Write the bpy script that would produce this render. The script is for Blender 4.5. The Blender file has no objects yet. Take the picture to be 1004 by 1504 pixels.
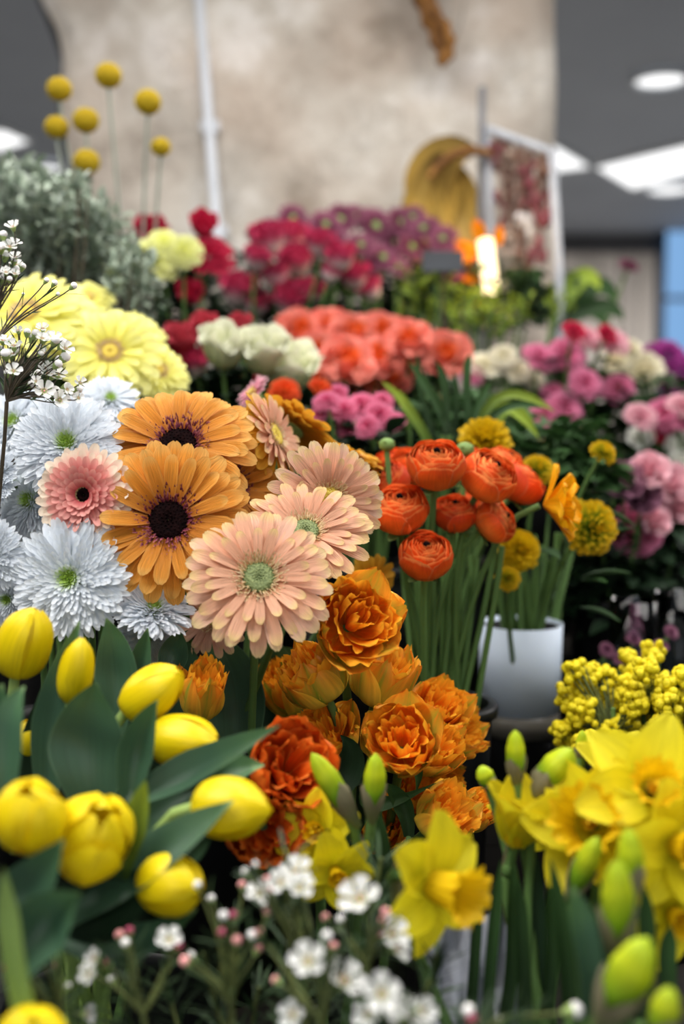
import bpy, math, random
import numpy as np
from mathutils import Vector, Matrix, Quaternion
R = math.radians
SC = bpy.context.scene
COL = SC.collection
# ------------------------------------------------------------------ camera
W_PX, H_PX, FPX = 1004, 1504, 1613.0
CAM_Z, PITCH = 1.35, R(5)
cd = bpy.data.cameras.new('camera'); cam = bpy.data.objects.new('camera', cd); COL.objects.link(cam)
cam.location = (0, 0, CAM_Z); cam.rotation_euler = (R(90) - PITCH, 0, 0)
cd.sensor_fit = 'VERTICAL'; cd.sensor_height = 36; cd.lens = 36 * FPX / H_PX; cd.clip_start = 0.02
cd.dof.use_dof = True; cd.dof.focus_distance = 0.83; cd.dof.aperture_fstop = 2.7
SC.camera = cam
# ------------------------------------------------------------------ world, light, exposure
wd = bpy.data.worlds.new('world'); SC.world = wd; wd.use_nodes = True
wd.node_tree.nodes['Background'].inputs[0].default_value = (0.78, 0.88, 1.0, 1)
wd.node_tree.nodes['Background'].inputs[1].default_value = 0.24
def area(name, loc, rot, sx, sy, power, col):
    l = bpy.data.lights.new(name, 'AREA'); l.shape = 'RECTANGLE'; l.size = sx; l.size_y = sy
    l.energy = power; l.color = col
    o = bpy.data.objects.new(name, l); COL.objects.link(o); o.location = loc; o.rotation_euler = rot
    return o
# unseen ceiling panels added to light flowers and pillar; the far pair is seen
CEIL = 2.55
ADDED_AND_SEEN_PANELS = [(-0.75, 0.30, 32), (0.95, 0.75, 20), (0.0, 1.45, 17), (0.1, -1.4, 16), (2.3, 2.3, 34), (-2.4, 2.4, 34), (1.9, 5.4, 130), (-2.0, 5.2, 70)]
for _x, _y, _w in ADDED_AND_SEEN_PANELS: area('panel_light', (_x, _y, CEIL - .05), (0, 0, 0), 1.2, .6, _w, (1.0, .97, .93))
# unseen lamp added as soft daylight from the shop front behind the camera
area('shopfront_fill', (0.9, -2.6, 1.7), (R(80), 0, R(12)), 3.2, 1.8, 20, (.86, .93, 1.0))
SC.view_settings.view_transform = 'Standard'; SC.view_settings.look = 'None'
SC.view_settings.gamma = 1; SC.view_settings.exposure = 0.0
SC.view_settings.use_curve_mapping = False
SC.cycles.use_denoising = True
SC.cycles.max_bounces = 7; SC.cycles.diffuse_bounces = 4; SC.cycles.transparent_max_bounces = 8
SC.cycles.sample_clamp_indirect = 6

ORD = 'first second third fourth fifth sixth seventh eighth ninth tenth eleventh twelfth thirteenth fourteenth'.split()
rnd = random.Random(7)
def U(a, b): return rnd.uniform(a, b)
CP, SP = math.cos(PITCH), math.sin(PITCH)
def at(px, py, d):
    a = (px - 502) / FPX; b = -(py - 752) / FPX
    return Vector((d * a, d * (CP + b * SP), CAM_Z + d * (-SP + b * CP)))
def ceil_at(px, py, z):
    a = (px - 502) / FPX; b = -(py - 752) / FPX
    d = (z - CAM_Z) / (-SP + b * CP)
    return at(px, py, d)
def dirv(t):                       # (right, up, towards the viewer's side) -> world
    return Vector((t[0], -t[2], t[1])).normalized()
def m_of(rpx, d): return rpx * d / FPX
def lin(h):
    h = h.lstrip('#'); c = [int(h[i:i+2], 16) / 255 for i in (0, 2, 4)]
    return tuple([(x / 12.92 if x <= .04045 else ((x + .055) / 1.055) ** 2.4) for x in c] + [1])
# ------------------------------------------------------------------ materials
def new_mat(name):
    m = bpy.data.materials.new(name); m.use_nodes = True
    nt = m.node_tree; nt.nodes.clear()
    out = nt.nodes.new('ShaderNodeOutputMaterial')
    return m, nt, out
def N(nt, t, **kw):
    n = nt.nodes.new(t)
    for k, v in kw.items():
        if k.startswith('i_'): n.inputs[int(k[2:])].default_value = v
        else: setattr(n, k, v)
    return n
def ramp(nt, fac, stops, interp='LINEAR'):
    r = nt.nodes.new('ShaderNodeValToRGB'); r.color_ramp.interpolation = interp
    el = r.color_ramp.elements
    while len(el) < len(stops): el.new(0.5)
    for e, (p, c) in zip(el, stops):
        e.position = p; e.color = lin(c) if isinstance(c, str) else c
    nt.links.new(fac, r.inputs[0]); return r.outputs[0]
def mixc(nt, fac, a, b, mode='MIX'):
    n = nt.nodes.new('ShaderNodeMix'); n.data_type = 'RGBA'; n.blend_type = mode
    for s, v in ((0, fac), (6, a), (7, b)):
        if hasattr(v, 'is_linked') or hasattr(v, 'links'): nt.links.new(v, n.inputs[s])
        else: n.inputs[s].default_value = v
    return n.outputs[2]
def petal_mat(name, stops, vein=.12, transl=.3, rough=.55, stripe=None, tramp=None, vary=.12, bump=.25, vscale=26, edge=None, spec=.25):
    """two-tone petal skin: colour runs along the petal (uv.y), veins lengthwise, optional mid stripe / edge tint"""
    m, nt, out = new_mat(name); L = nt.links.new
    uv = N(nt, 'ShaderNodeUVMap'); sep = N(nt, 'ShaderNodeSeparateXYZ'); L(uv.outputs[0], sep.inputs[0])
    oi = N(nt, 'ShaderNodeObjectInfo')
    mp = N(nt, 'ShaderNodeMapping'); mp.inputs[3].default_value = (vscale, 1.6, 1); L(uv.outputs[0], mp.inputs[0])
    sh = N(nt, 'ShaderNodeCombineXYZ'); L(oi.outputs['Random'], sh.inputs[0]); L(oi.outputs['Random'], sh.inputs[1])
    sc = N(nt, 'ShaderNodeVectorMath', operation='SCALE'); sc.inputs[3].default_value = 37; L(sh.outputs[0], sc.inputs[0]); L(sc.outputs[0], mp.inputs[1])
    nz = N(nt, 'ShaderNodeTexNoise'); nz.inputs['Scale'].default_value = 1; nz.inputs['Detail'].default_value = 3; L(mp.outputs[0], nz.inputs[0])
    gc = N(nt, 'ShaderNodeNewGeometry')
    n2 = N(nt, 'ShaderNodeTexNoise'); n2.inputs['Scale'].default_value = 70; L(gc.outputs['Position'], n2.inputs[0])
    w = N(nt, 'ShaderNodeMath', operation='MULTIPLY_ADD'); L(n2.outputs[0], w.inputs[0]); w.inputs[1].default_value = .22
    w2 = N(nt, 'ShaderNodeMath', operation='SUBTRACT'); L(sep.outputs[1], w2.inputs[0]); w2.inputs[1].default_value = .11
    L(w2.outputs[0], w.inputs[2])
    c = ramp(nt, w.outputs[0], stops)
    ax = N(nt, 'ShaderNodeMath', operation='SUBTRACT'); L(sep.outputs[0], ax.inputs[0]); ax.inputs[1].default_value = .5
    ab = N(nt, 'ShaderNodeMath', operation='ABSOLUTE'); L(ax.outputs[0], ab.inputs[0])
    if stripe:      # (colour, halfwidth, strength, fade-from)
        f = N(nt, 'ShaderNodeMapRange'); L(ab.outputs[0], f.inputs[0]); f.inputs[1].default_value = 0; f.inputs[2].default_value = stripe[1]; f.inputs[3].default_value = stripe[2]; f.inputs[4].default_value = 0
        g = N(nt, 'ShaderNodeMath', operation='MULTIPLY'); L(f.outputs[0], g.inputs[0])
        g2 = N(nt, 'ShaderNodeMapRange'); L(nz.outputs[0], g2.inputs[0]); g2.inputs[1].default_value = .3; g2.inputs[2].default_value = .62; L(g2.outputs[0], g.inputs[1])
        c = mixc(nt, g.outputs[0], c, lin(stripe[0]))
    if edge:
        f = N(nt, 'ShaderNodeMapRange'); L(ab.outputs[0], f.inputs[0]); f.inputs[1].default_value = edge[1]; f.inputs[2].default_value = .5; f.inputs[3].default_value = 0; f.inputs[4].default_value = edge[2]
        c = mixc(nt, f.outputs[0], c, lin(edge[0]))
    if tramp:
        at_ = N(nt, 'ShaderNodeAttribute', attribute_name='t')
        tc = ramp(nt, at_.outputs['Fac'], [(p, (q[0], q[1], q[2], 1)) for p, q, _ in [(a, lin(b), 0) for a, b in tramp]])
        c = mixc(nt, 1.0, c, tc, 'MULTIPLY')
    vv = N(nt, 'ShaderNodeMapRange'); L(nz.outputs[0], vv.inputs[0]); vv.inputs[1].default_value = .3; vv.inputs[2].default_value = .7; vv.inputs[3].default_value = 1 - vein; vv.inputs[4].default_value = 1 + vein * .5
    hs = N(nt, 'ShaderNodeHueSaturation'); L(c, hs.inputs['Color']); 
    ml = N(nt, 'ShaderNodeMath', operation='MULTIPLY'); L(vv.outputs[0], ml.inputs[0])
    rr = N(nt, 'ShaderNodeMapRange'); L(oi.outputs['Random'], rr.inputs[0]); rr.inputs[3].default_value = 1 - vary; rr.inputs[4].default_value = 1 + vary * .6
    L(rr.outputs[0], ml.inputs[1]); L(ml.outputs[0], hs.inputs['Value'])
    bp = N(nt, 'ShaderNodeBump'); bp.inputs['Strength'].default_value = bump; bp.inputs['Distance'].default_value = .0012; L(nz.outputs[0], bp.inputs['Height'])
    p = N(nt, 'ShaderNodeBsdfPrincipled'); L(hs.outputs[0], p.inputs['Base Color']); p.inputs['Roughness'].default_value = rough
    p.inputs['Specular IOR Level'].default_value = spec; L(bp.outputs[0], p.inputs['Normal'])
    if transl > 0:
        tr = N(nt, 'ShaderNodeBsdfTranslucent'); L(hs.outputs[0], tr.inputs[0]); L(bp.outputs[0], tr.inputs[1])
        mx = N(nt, 'ShaderNodeMixShader'); mx.inputs[0].default_value = transl; L(p.outputs[0], mx.inputs[1]); L(tr.outputs[0], mx.inputs[2])
        L(mx.outputs[0], out.inputs[0])
    else: L(p.outputs[0], out.inputs[0])
    return m
def noise_mat(name, stops, scale=20, rough=.6, bump=0, bdist=.002, detail=4, metal=0, stretch=(1, 1, 1), spec=.3, vary=0):
    m, nt, out = new_mat(name); L = nt.links.new
    tc = N(nt, 'ShaderNodeTexCoord'); mp = N(nt, 'ShaderNodeMapping'); mp.inputs[3].default_value = stretch; L(tc.outputs['Object'], mp.inputs[0])
    nz = N(nt, 'ShaderNodeTexNoise'); nz.inputs['Scale'].default_value = scale; nz.inputs['Detail'].default_value = detail; L(mp.outputs[0], nz.inputs[0])
    c = ramp(nt, nz.outputs[0], stops)
    if vary:
        oi = N(nt, 'ShaderNodeObjectInfo'); rr = N(nt, 'ShaderNodeMapRange'); L(oi.outputs['Random'], rr.inputs[0]); rr.inputs[3].default_value = 1 - vary; rr.inputs[4].default_value = 1 + vary
        hs = N(nt, 'ShaderNodeHueSaturation'); L(c, hs.inputs['Color']); L(rr.outputs[0], hs.inputs['Value']); c = hs.outputs[0]
    p = N(nt, 'ShaderNodeBsdfPrincipled'); L(c, p.inputs['Base Color']); p.inputs['Roughness'].default_value = rough; p.inputs['Metallic'].default_value = metal
    p.inputs['Specular IOR Level'].default_value = spec
    if bump:
        bp = N(nt, 'ShaderNodeBump'); bp.inputs['Strength'].default_value = bump; bp.inputs['Distance'].default_value = bdist; L(nz.outputs[0], bp.inputs['Height']); L(bp.outputs[0], p.inputs['Normal'])
    L(p.outputs[0], out.inputs[0]); return m
def emit_mat(name, col, s):
    m, nt, out = new_mat(name); e = N(nt, 'ShaderNodeEmission'); e.inputs[0].default_value = lin(col); e.inputs[1].default_value = s
    nt.links.new(e.outputs[0], out.inputs[0]); return m
def glass_mat(name, col='#e6f0f2', rough=.03):
    m, nt, out = new_mat(name); L = nt.links.new
    p = N(nt, 'ShaderNodeBsdfPrincipled'); p.inputs['Base Color'].default_value = lin(col); p.inputs['Roughness'].default_value = rough
    p.inputs['Transmission Weight'].default_value = 1; p.inputs['IOR'].default_value = 1.3
    L(p.outputs[0], out.inputs[0]); return m
M = {}
M['orange'] = petal_mat('orange_petal', [(0, '#b8581a'), (.3, '#da8626'), (.8, '#e99c38'), (1, '#f4bc64')], vein=.3, bump=.9, edge=('#f3b860', .34, .35))
M['golden'] = petal_mat('golden_petal', [(0, '#c67a14'), (.5, '#dd9a22'), (1, '#e8b23c')], vein=.2, bump=.5)
M['peach'] = petal_mat('peach_petal', [(0, '#e39a6c'), (.3, '#efb390'), (.75, '#f3bb9a'), (1, '#f6d896')], vein=.26, bump=.8)
M['peachpink'] = petal_mat('pale_peach_petal', [(0, '#e8a482'), (.4, '#f2bca2'), (.8, '#f3c3a8'), (1, '#f6dca4')], vein=.26, bump=.8)
M['pinkcream'] = petal_mat('pink_cream_petal', [(0, '#d8706c'), (.35, '#e99a92'), (.65, '#f0bcae'), (.9, '#f3e2cc')], vein=.08)
M['pinkin'] = petal_mat('rose_pink_petal', [(0, '#c9565a'), (.5, '#e08480'), (1, '#f0b0a4')], vein=.08)
M['whitemum'] = petal_mat('white_quill', [(0, '#c9d6c0'), (.35, '#e2e8ee'), (1, '#eef3f9')], vein=.05, transl=.32, tramp=[(0, '#a8c840'), (.12, '#c4dc78'), (.24, '#ffffff')], vary=.04)
M['yellowgerb'] = petal_mat('lemon_petal', [(0, '#e6d550'), (.35, '#f2ec74'), (1, '#f7f4a0')], vein=.12, transl=.35)
M['tulip'] = petal_mat('yellow_tulip', [(0, '#c9c428'), (.2, '#ead50c'), (.7, '#f7dc05'), (1, '#fbe116')], vein=.12, transl=.25, rough=.4, bump=.25, spec=.4)
M['parrot'] = petal_mat('parrot_petal', [(0, '#d6d860'), (.3, '#f6d850'), (.65, '#ffb838'), (1, '#ff9426')], vein=.22, transl=.3, rough=.45, stripe=('#86a030', .28, 1.0), vscale=12, edge=('#ffd848', .34, .6), bump=.5, vary=.15)
M['parrotin'] = petal_mat('parrot_inner', [(0, '#ff9a20'), (.5, '#ff8c18'), (1, '#ffb830')], vein=.15, transl=.3, rough=.45, vscale=12, edge=('#ffd23c', .36, .6), bump=.5, vary=.18)
M['parrotred'] = petal_mat('deep_orange_petal', [(0, '#c23d08'), (.5, '#e2560f'), (1, '#ee7a28')], vein=.2, transl=.25, rough=.4, vscale=10, edge=('#f29a48', .38, .5), bump=.5, vary=.2)
M['ranun'] = petal_mat('ranunculus_petal', [(0, '#f4ae50'), (.4, '#f4883c'), (.75, '#ee611c'), (.93, '#e04c12'), (1, '#f8924c')], vein=.14, transl=.22, vary=.3, edge=('#f7a468', .44, .5))
M['ranunred'] = petal_mat('red_ranunculus_petal', [(0, '#e67a28'), (.4, '#e85a20'), (.93, '#dc4010'), (1, '#f07838')], vein=.14, transl=.22, vary=.3, edge=('#f08858', .44, .5))
M['poppy'] = petal_mat('amber_petal', [(0, '#e89a06'), (.5, '#f6ae0a'), (1, '#fbba16')], vein=.2, transl=.3, vscale=14, bump=.6)
M['marigold'] = petal_mat('green_yellow_frill', [(0, '#4f7020'), (.45, '#7d9a24'), (.75, '#c9ae1c'), (1, '#e2b012')], vein=.1, vary=.1)
M['yelfrill'] = petal_mat('yellow_frill', [(0, '#94801a'), (.5, '#cfae12'), (1, '#e3bd16')], vein=.1)
M['daff'] = petal_mat('daffodil_tepal', [(0, '#d0cc1e'), (.4, '#eee020'), (1, '#f5e62c')], vein=.12, transl=.35, vscale=14, bump=.5)
M['corona'] = petal_mat('daffodil_trumpet', [(0, '#d6b80e'), (.5, '#f2c80e'), (1, '#f8cc12')], vein=.15, transl=.3, vscale=60)
M['daffbud'] = petal_mat('daffodil_bud', [(0, '#4f8a1c'), (.35, '#86ae22'), (.7, '#ccd824'), (1, '#b8d02c')], vein=.15, transl=.2, vscale=14, rough=.45)
M['spathe'] = petal_mat('papery_sheath', [(0, '#7b8a52'), (.5, '#8b8468'), (1, '#a39a80')], vein=.3, transl=.35, rough=.7)
M['stem'] = petal_mat('green_stem', [(0, '#4c6a38'), (1, '#5f7e44')], vein=.1, transl=0, rough=.5)
M['palestem'] = petal_mat('pale_green_stem', [(0, '#7d9a4a'), (1, '#9cb668')], vein=.1, transl=0, rough=.45)
M['greystem'] = petal_mat('grey_green_stem', [(0, '#8d9488'), (1, '#8d9488')], vein=.1, transl=0)
M['tleaf'] = petal_mat('tulip_leaf', [(0, '#3e5c44'), (.6, '#3a5a44'), (.93, '#4c7048'), (1, '#8aa870')], vein=.14, transl=.12, rough=.42, vscale=30, vary=.22, edge=('#7a9c78', .47, .4), spec=.4)
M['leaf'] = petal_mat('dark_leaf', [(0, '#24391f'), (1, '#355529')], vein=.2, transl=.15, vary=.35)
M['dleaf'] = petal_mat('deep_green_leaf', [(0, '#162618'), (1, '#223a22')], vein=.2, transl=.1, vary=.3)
M['yleaf'] = petal_mat('lime_leaf', [(0, '#4a6424'), (1, '#93a838')], vein=.1, transl=.25, vary=.3)
M['silver'] = petal_mat('silver_leaf', [(0, '#9aa89c'), (.6, '#b4beb2'), (1, '#d6dccf')], vein=.15, transl=.15, vary=.1, tramp=[(0, '#9aa698'), (.5, '#d8ded2'), (1, '#ffffff')])
M['sepal'] = petal_mat('green_sepal', [(0, '#6a8a44'), (1, '#86a260')], vein=.1, transl=.15)
M['white'] = petal_mat('white_petal', [(0, '#dfe6da'), (.4, '#f6f6f2'), (1, '#fdfdfb')], vein=.05, transl=.3)
M['waxcup'] = noise_mat('wax_cup', [(.3, '#7f9c4c'), (.7, '#a8b878')], 60)
M['waxpink'] = noise_mat('wax_bud_pink', [(.3, '#d77a80'), (.7, '#efb8b0')], 40, vary=.15)
M['waxwhite'] = noise_mat('wax_bud_white', [(.3, '#e8e4e2'), (.7, '#f5f3f0')], 60)
M['waxmaroon'] = noise_mat('wax_bud_maroon', [(.3, '#7c2a44'), (.7, '#b0506a')], 60)
M['twig'] = noise_mat('brown_twig', [(.3, '#3c342a'), (.7, '#5a5040')], 60)
M['gtwig'] = noise_mat('olive_twig', [(.3, '#47502a'), (.7, '#666e3c')], 60)
M['needle'] = noise_mat('needle_leaf', [(.3, '#1f301c'), (.7, '#3a5230')], 60)
M['blackdisk'] = noise_mat('black_disk', [(.3, '#0a0506'), (.7, '#1c0c0c')], 300, bump=.8, spec=.04, rough=.9)
M['purplering'] = petal_mat('purple_florets', [(0, '#3a0f1c'), (.6, '#7a2c40'), (1, '#c8807c')], transl=.1)
M['greendisk'] = noise_mat('green_disk', [(.3, '#5c6a40'), (.7, '#8a9460')], 400, bump=.9)
M['creamring'] = petal_mat('cream_florets', [(0, '#b89a58'), (.6, '#e3c596'), (1, '#f2dcc0')], transl=.2)
M['golddisk'] = noise_mat('gold_disk', [(.3, '#c8a83c'), (.7, '#e0cc58')], 400, bump=.8)
M['craspedia'] = noise_mat('craspedia_ball', [(.3, '#b0960f'), (.6, '#cdb01c'), (.8, '#dcc62c')], 250, bump=.4, bdist=.002)
M['mimosa'] = noise_mat('mimosa_ball', [(.3, '#c2b00a'), (.7, '#e0ce18')], 300, bump=1, vary=.1)
def rosemat(n, a, b, c, **k): return petal_mat(n, [(0, a), (.5, b), (1, c)], vein=.06, transl=.25, **k)
M['r_redwhite'] = petal_mat('raspberry_white_rose', [(0, '#f8f2ea'), (.5, '#f4dcdc'), (.72, '#dc6488'), (1, '#b82450')], vein=.06, transl=.25)
M['r_red'] = rosemat('crimson_petal', '#8e1030', '#b5163c', '#c22a4c')
M['r_crim'] = rosemat('red_petal', '#9a1c30', '#b42a3c', '#c84a58')
M['r_whitegreen'] = rosemat('green_white_rose', '#a9bc5c', '#dde3b0', '#f1f0dc')
M['r_coral'] = rosemat('coral_rose', '#f4ae68', '#ea7c58', '#f29c8c', tramp=[(0, '#ffd080'), (.4, '#ffffff'), (1, '#ffe8e8')])
M['r_maroon'] = rosemat('mauve_maroon_mum', '#48182f', '#682c44', '#844860')
M['r_pink'] = rosemat('pink_carnation', '#a8365c', '#cc5c84', '#e08cac')
M['r_ltpink'] = rosemat('pale_pink_rose', '#cc6c84', '#e090a4', '#f0c0c8')
M['r_magenta'] = rosemat('magenta_small', '#a81a50', '#d04070', '#f090b0')
M['r_purple'] = rosemat('purple_flower', '#5a1450', '#8a2a7a', '#a84090')
M['r_cream'] = rosemat('cream_bloom', '#d4cc98', '#e8e0c0', '#f6f0dc')
M['r_white'] = rosemat('white_bloom', '#d8e0c8', '#eef0e4', '#fafaf4')
M['r_lemon'] = rosemat('lemon_carnation', '#dfe080', '#eef08a', '#f6f7b8')
M['r_plum'] = rosemat('plum_rose', '#3e1430', '#6a2c50', '#b07890')
M['blackplastic'] = noise_mat('black_plastic', [(.3, '#0e0f10'), (.7, '#17181a')], 30, rough=.4)
M['darkwood'] = noise_mat('dark_board', [(.3, '#141210'), (.7, '#221d18')], 8, rough=.6, stretch=(1, 8, 8))
M['sleeve'] = noise_mat('white_sleeve', [(.3, '#d6e4f6'), (.7, '#deeafa')], 12, rough=.5)
M['greyband'] = noise_mat('grey_band', [(.3, '#5a564e'), (.7, '#6c675e')], 10, rough=.35)
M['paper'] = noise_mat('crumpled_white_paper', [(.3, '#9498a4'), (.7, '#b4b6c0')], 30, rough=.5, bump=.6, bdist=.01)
M['glass'] = glass_mat('clear_glass')
M['slate'] = noise_mat('slate_board', [(.3, '#23262b'), (.7, '#30343a')], 20)
# ------------------------------------------------------------------ mesh builder
class MB:
    def __init__(s): s.V = []; s.F = []; s.UV = []; s.T = []; s.n = 0
    def add(s, V, F, UV=None, T=0.0, mi=0):
        V = np.asarray(V, float).reshape(-1, 3)
        if UV is None: UV = np.zeros((len(V), 2)) + .5
        s.V.append(V); s.UV.append(np.asarray(UV, float).reshape(-1, 2)); s.T.append(np.full(len(V), T) if np.isscalar(T) else np.asarray(T))
        s.F.append((np.asarray(F, int) + s.n, mi)); s.n += len(V)
    def grid(s, P, T=0.0, mi=0, wrap=False, UV=None):
        nu, nv = P.shape[:2]
        if UV is None:
            uu, vv = np.meshgrid(np.linspace(0, 1, nu), np.linspace(0, 1, nv), indexing='ij'); UV = np.stack([vv, uu], -1)
        s.add(P.reshape(-1, 3), grid_faces(nu, nv, wrap), UV, T, mi)
    def tube(s, pts, rad, seg=6, mi=0, T=0.0, cap=True):
        pts = np.asarray([tuple(p) for p in pts], float); n = len(pts)
        rad = np.full(n, rad) if np.isscalar(rad) else np.asarray(rad, float)
        tg = np.gradient(pts, axis=0); tg /= np.linalg.norm(tg, axis=1)[:, None] + 1e-12
        a = np.array([0.3, .9, .1]) if abs(tg[0][2]) > .8 else np.array([0, 0, 1.])
        rings = []
        for i in range(n):
            x = np.cross(a, tg[i]); x /= np.linalg.norm(x) + 1e-12; y = np.cross(tg[i], x); a = y if False else a
            th = np.linspace(0, 2 * np.pi, seg, endpoint=False)
            rings.append(pts[i] + rad[i] * (np.cos(th)[:, None] * x + np.sin(th)[:, None] * y))
        P = np.stack(rings); s.grid(P, T, mi, wrap=True)
        if cap:
            for i, k in ((0, 1), (n - 1, -1)):
                f = np.arange(seg)[::k][None]
                if seg in (3, 4): s.add(P[i], f, None, T, mi)
                else:
                    V = np.vstack([P[i], pts[i]]); F = [[j, (j + 1) % seg, seg] for j in range(seg)]; s.add(V, F, None, T, mi)
    def lathe(s, prof, seg=24, mi=0, T=0.0, c=(0, 0, 0)):
        th = np.linspace(0, 2 * np.pi, seg, endpoint=False)
        P = np.stack([np.stack([c[0] + r * np.cos(th), c[1] + r * np.sin(th), np.full(seg, c[2] + z)], -1) for r, z in prof])
        s.grid(P, T, mi, wrap=True)
    def box(s, a, b, mi=0, M4=None):
        (x0, y0, z0), (x1, y1, z1) = a, b
        V = np.array([[x, y, z] for x in (x0, x1) for y in (y0, y1) for z in (z0, z1)])
        if M4 is not None: V = xf(V, M4)
        s.add(V, [[0, 1, 3, 2], [4, 6, 7, 5], [0, 4, 5, 1], [2, 3, 7, 6], [0, 2, 6, 4], [1, 5, 7, 3]], None, 0.0, mi)
    def tmpl(s, tp, M4, T=0.0, mi=0): s.add(xf(tp[0], M4), tp[1], tp[2], T, mi)
    def mesh(s, name, mats, smooth=True):
        V = np.vstack(s.V); UV = np.vstack(s.UV); T = np.concatenate(s.T)
        me = bpy.data.meshes.new(name); me.vertices.add(len(V)); me.vertices.foreach_set('co', V.ravel())
        tot = np.concatenate([np.full(len(f), f.shape[1]) for f, _ in s.F]); idx = np.concatenate([f.ravel() for f, _ in s.F])
        mi = np.concatenate([np.full(len(f), m) for f, m in s.F])
        me.loops.add(len(idx)); me.loops.foreach_set('vertex_index', idx)
        me.polygons.add(len(tot)); me.polygons.foreach_set('loop_start', np.concatenate([[0], np.cumsum(tot)[:-1]]))
        me.polygons.foreach_set('material_index', mi); me.polygons.foreach_set('use_smooth', np.full(len(tot), smooth))
        ul = me.uv_layers.new(name='UVMap'); ul.data.foreach_set('uv', UV[idx].ravel())
        a = me.attributes.new('t', 'FLOAT', 'POINT'); a.data.foreach_set('value', T)
        for m in (mats if isinstance(mats, (list, tuple)) else [mats]): me.materials.append(M[m] if isinstance(m, str) else m)
        me.update(calc_edges=True); me.validate(); return me
_gf = {}
def grid_faces(nu, nv, wrap=False):
    k = (nu, nv, wrap)
    if k not in _gf:
        F = []
        for i in range(nu - 1):
            for j in range(nv if wrap else nv - 1):
                j2 = (j + 1) % nv; F.append([i * nv + j, i * nv + j2, (i + 1) * nv + j2, (i + 1) * nv + j])
        _gf[k] = np.array(F)
    return _gf[k]
def xf(V, m):
    A = np.array(m); return V @ A[:3, :3].T + A[:3, 3]
def T3(*a): return Matrix.Translation(Vector(a if len(a) > 1 else a[0]))
def RX(a): return Matrix.Rotation(a, 4, 'X')
def RY(a): return Matrix.Rotation(a, 4, 'Y')
def RZ(a): return Matrix.Rotation(a, 4, 'Z')
def SS(x, y, z): return Matrix.Diagonal((x, y, z, 1))
def frame(p, d, roll=0):
    q = Vector(d).normalized().to_track_quat('Z', 'Y'); return T3(p) @ q.to_matrix().to_4x4() @ RZ(roll)
# ------------------------------------------------------------------ objects
def root(name, loc, label, cat, group=None):
    o = bpy.data.objects.new(name, None); o.empty_display_size = .01; COL.objects.link(o); o.location = loc
    o['label'] = label; o['category'] = cat
    if group: o['group'] = group
    return o
def part(name, me, r, M4=None, label=None, kind=None, sub=None):
    """M4 is in world space; the part hangs under r (or, as a sub-part, under the part sub)"""
    o = bpy.data.objects.new(name, me); COL.objects.link(o)
    W = M4 if M4 is not None else Matrix()
    if sub is not None:
        o.parent = sub; o.matrix_local = WM[sub.name].inverted() @ W
    else:
        o.parent = r; o.matrix_local = T3(-Vector(r.location)) @ W
    WM[o.name] = W
    if label: o['label'] = label
    if kind: o['kind'] = kind
    return o
WM = {}
def solo(name, me, loc, label, cat, group=None):
    o = bpy.data.objects.new(name, me); COL.objects.link(o); o.location = loc
    o['label'] = label; o['category'] = cat
    if group: o['group'] = group
    return o
def struct(name, me, loc=(0, 0, 0), parent=None):
    o = bpy.data.objects.new(name, me); COL.objects.link(o); o.location = loc; o['kind'] = 'structure'
    if parent: o.parent = parent
    return o
def bez(a, b, c, d, n=10):
    t = np.linspace(0, 1, n)[:, None]; a, b, c, d = [np.array(tuple(x), float) for x in (a, b, c, d)]
    return (1 - t) ** 3 * a + 3 * (1 - t) ** 2 * t * b + 3 * (1 - t) * t * t * c + t ** 3 * d
def stem_part(r, top, ax, base, rad, mat='stem', name='stem', n=11, seg=7, out=.07):
    L = (Vector(top) - Vector(base)).length; k = min(out, L * .35)
    P = bez(base, Vector(base) + Vector((0, 0, L * .35)), Vector(top) - Vector(ax) * k, top, n)
    mb = MB(); mb.tube(P - np.array(tuple(r.location)), rad, seg); 
    return part(name, mb.mesh(name, mat), r, T3(r.location))
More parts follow.
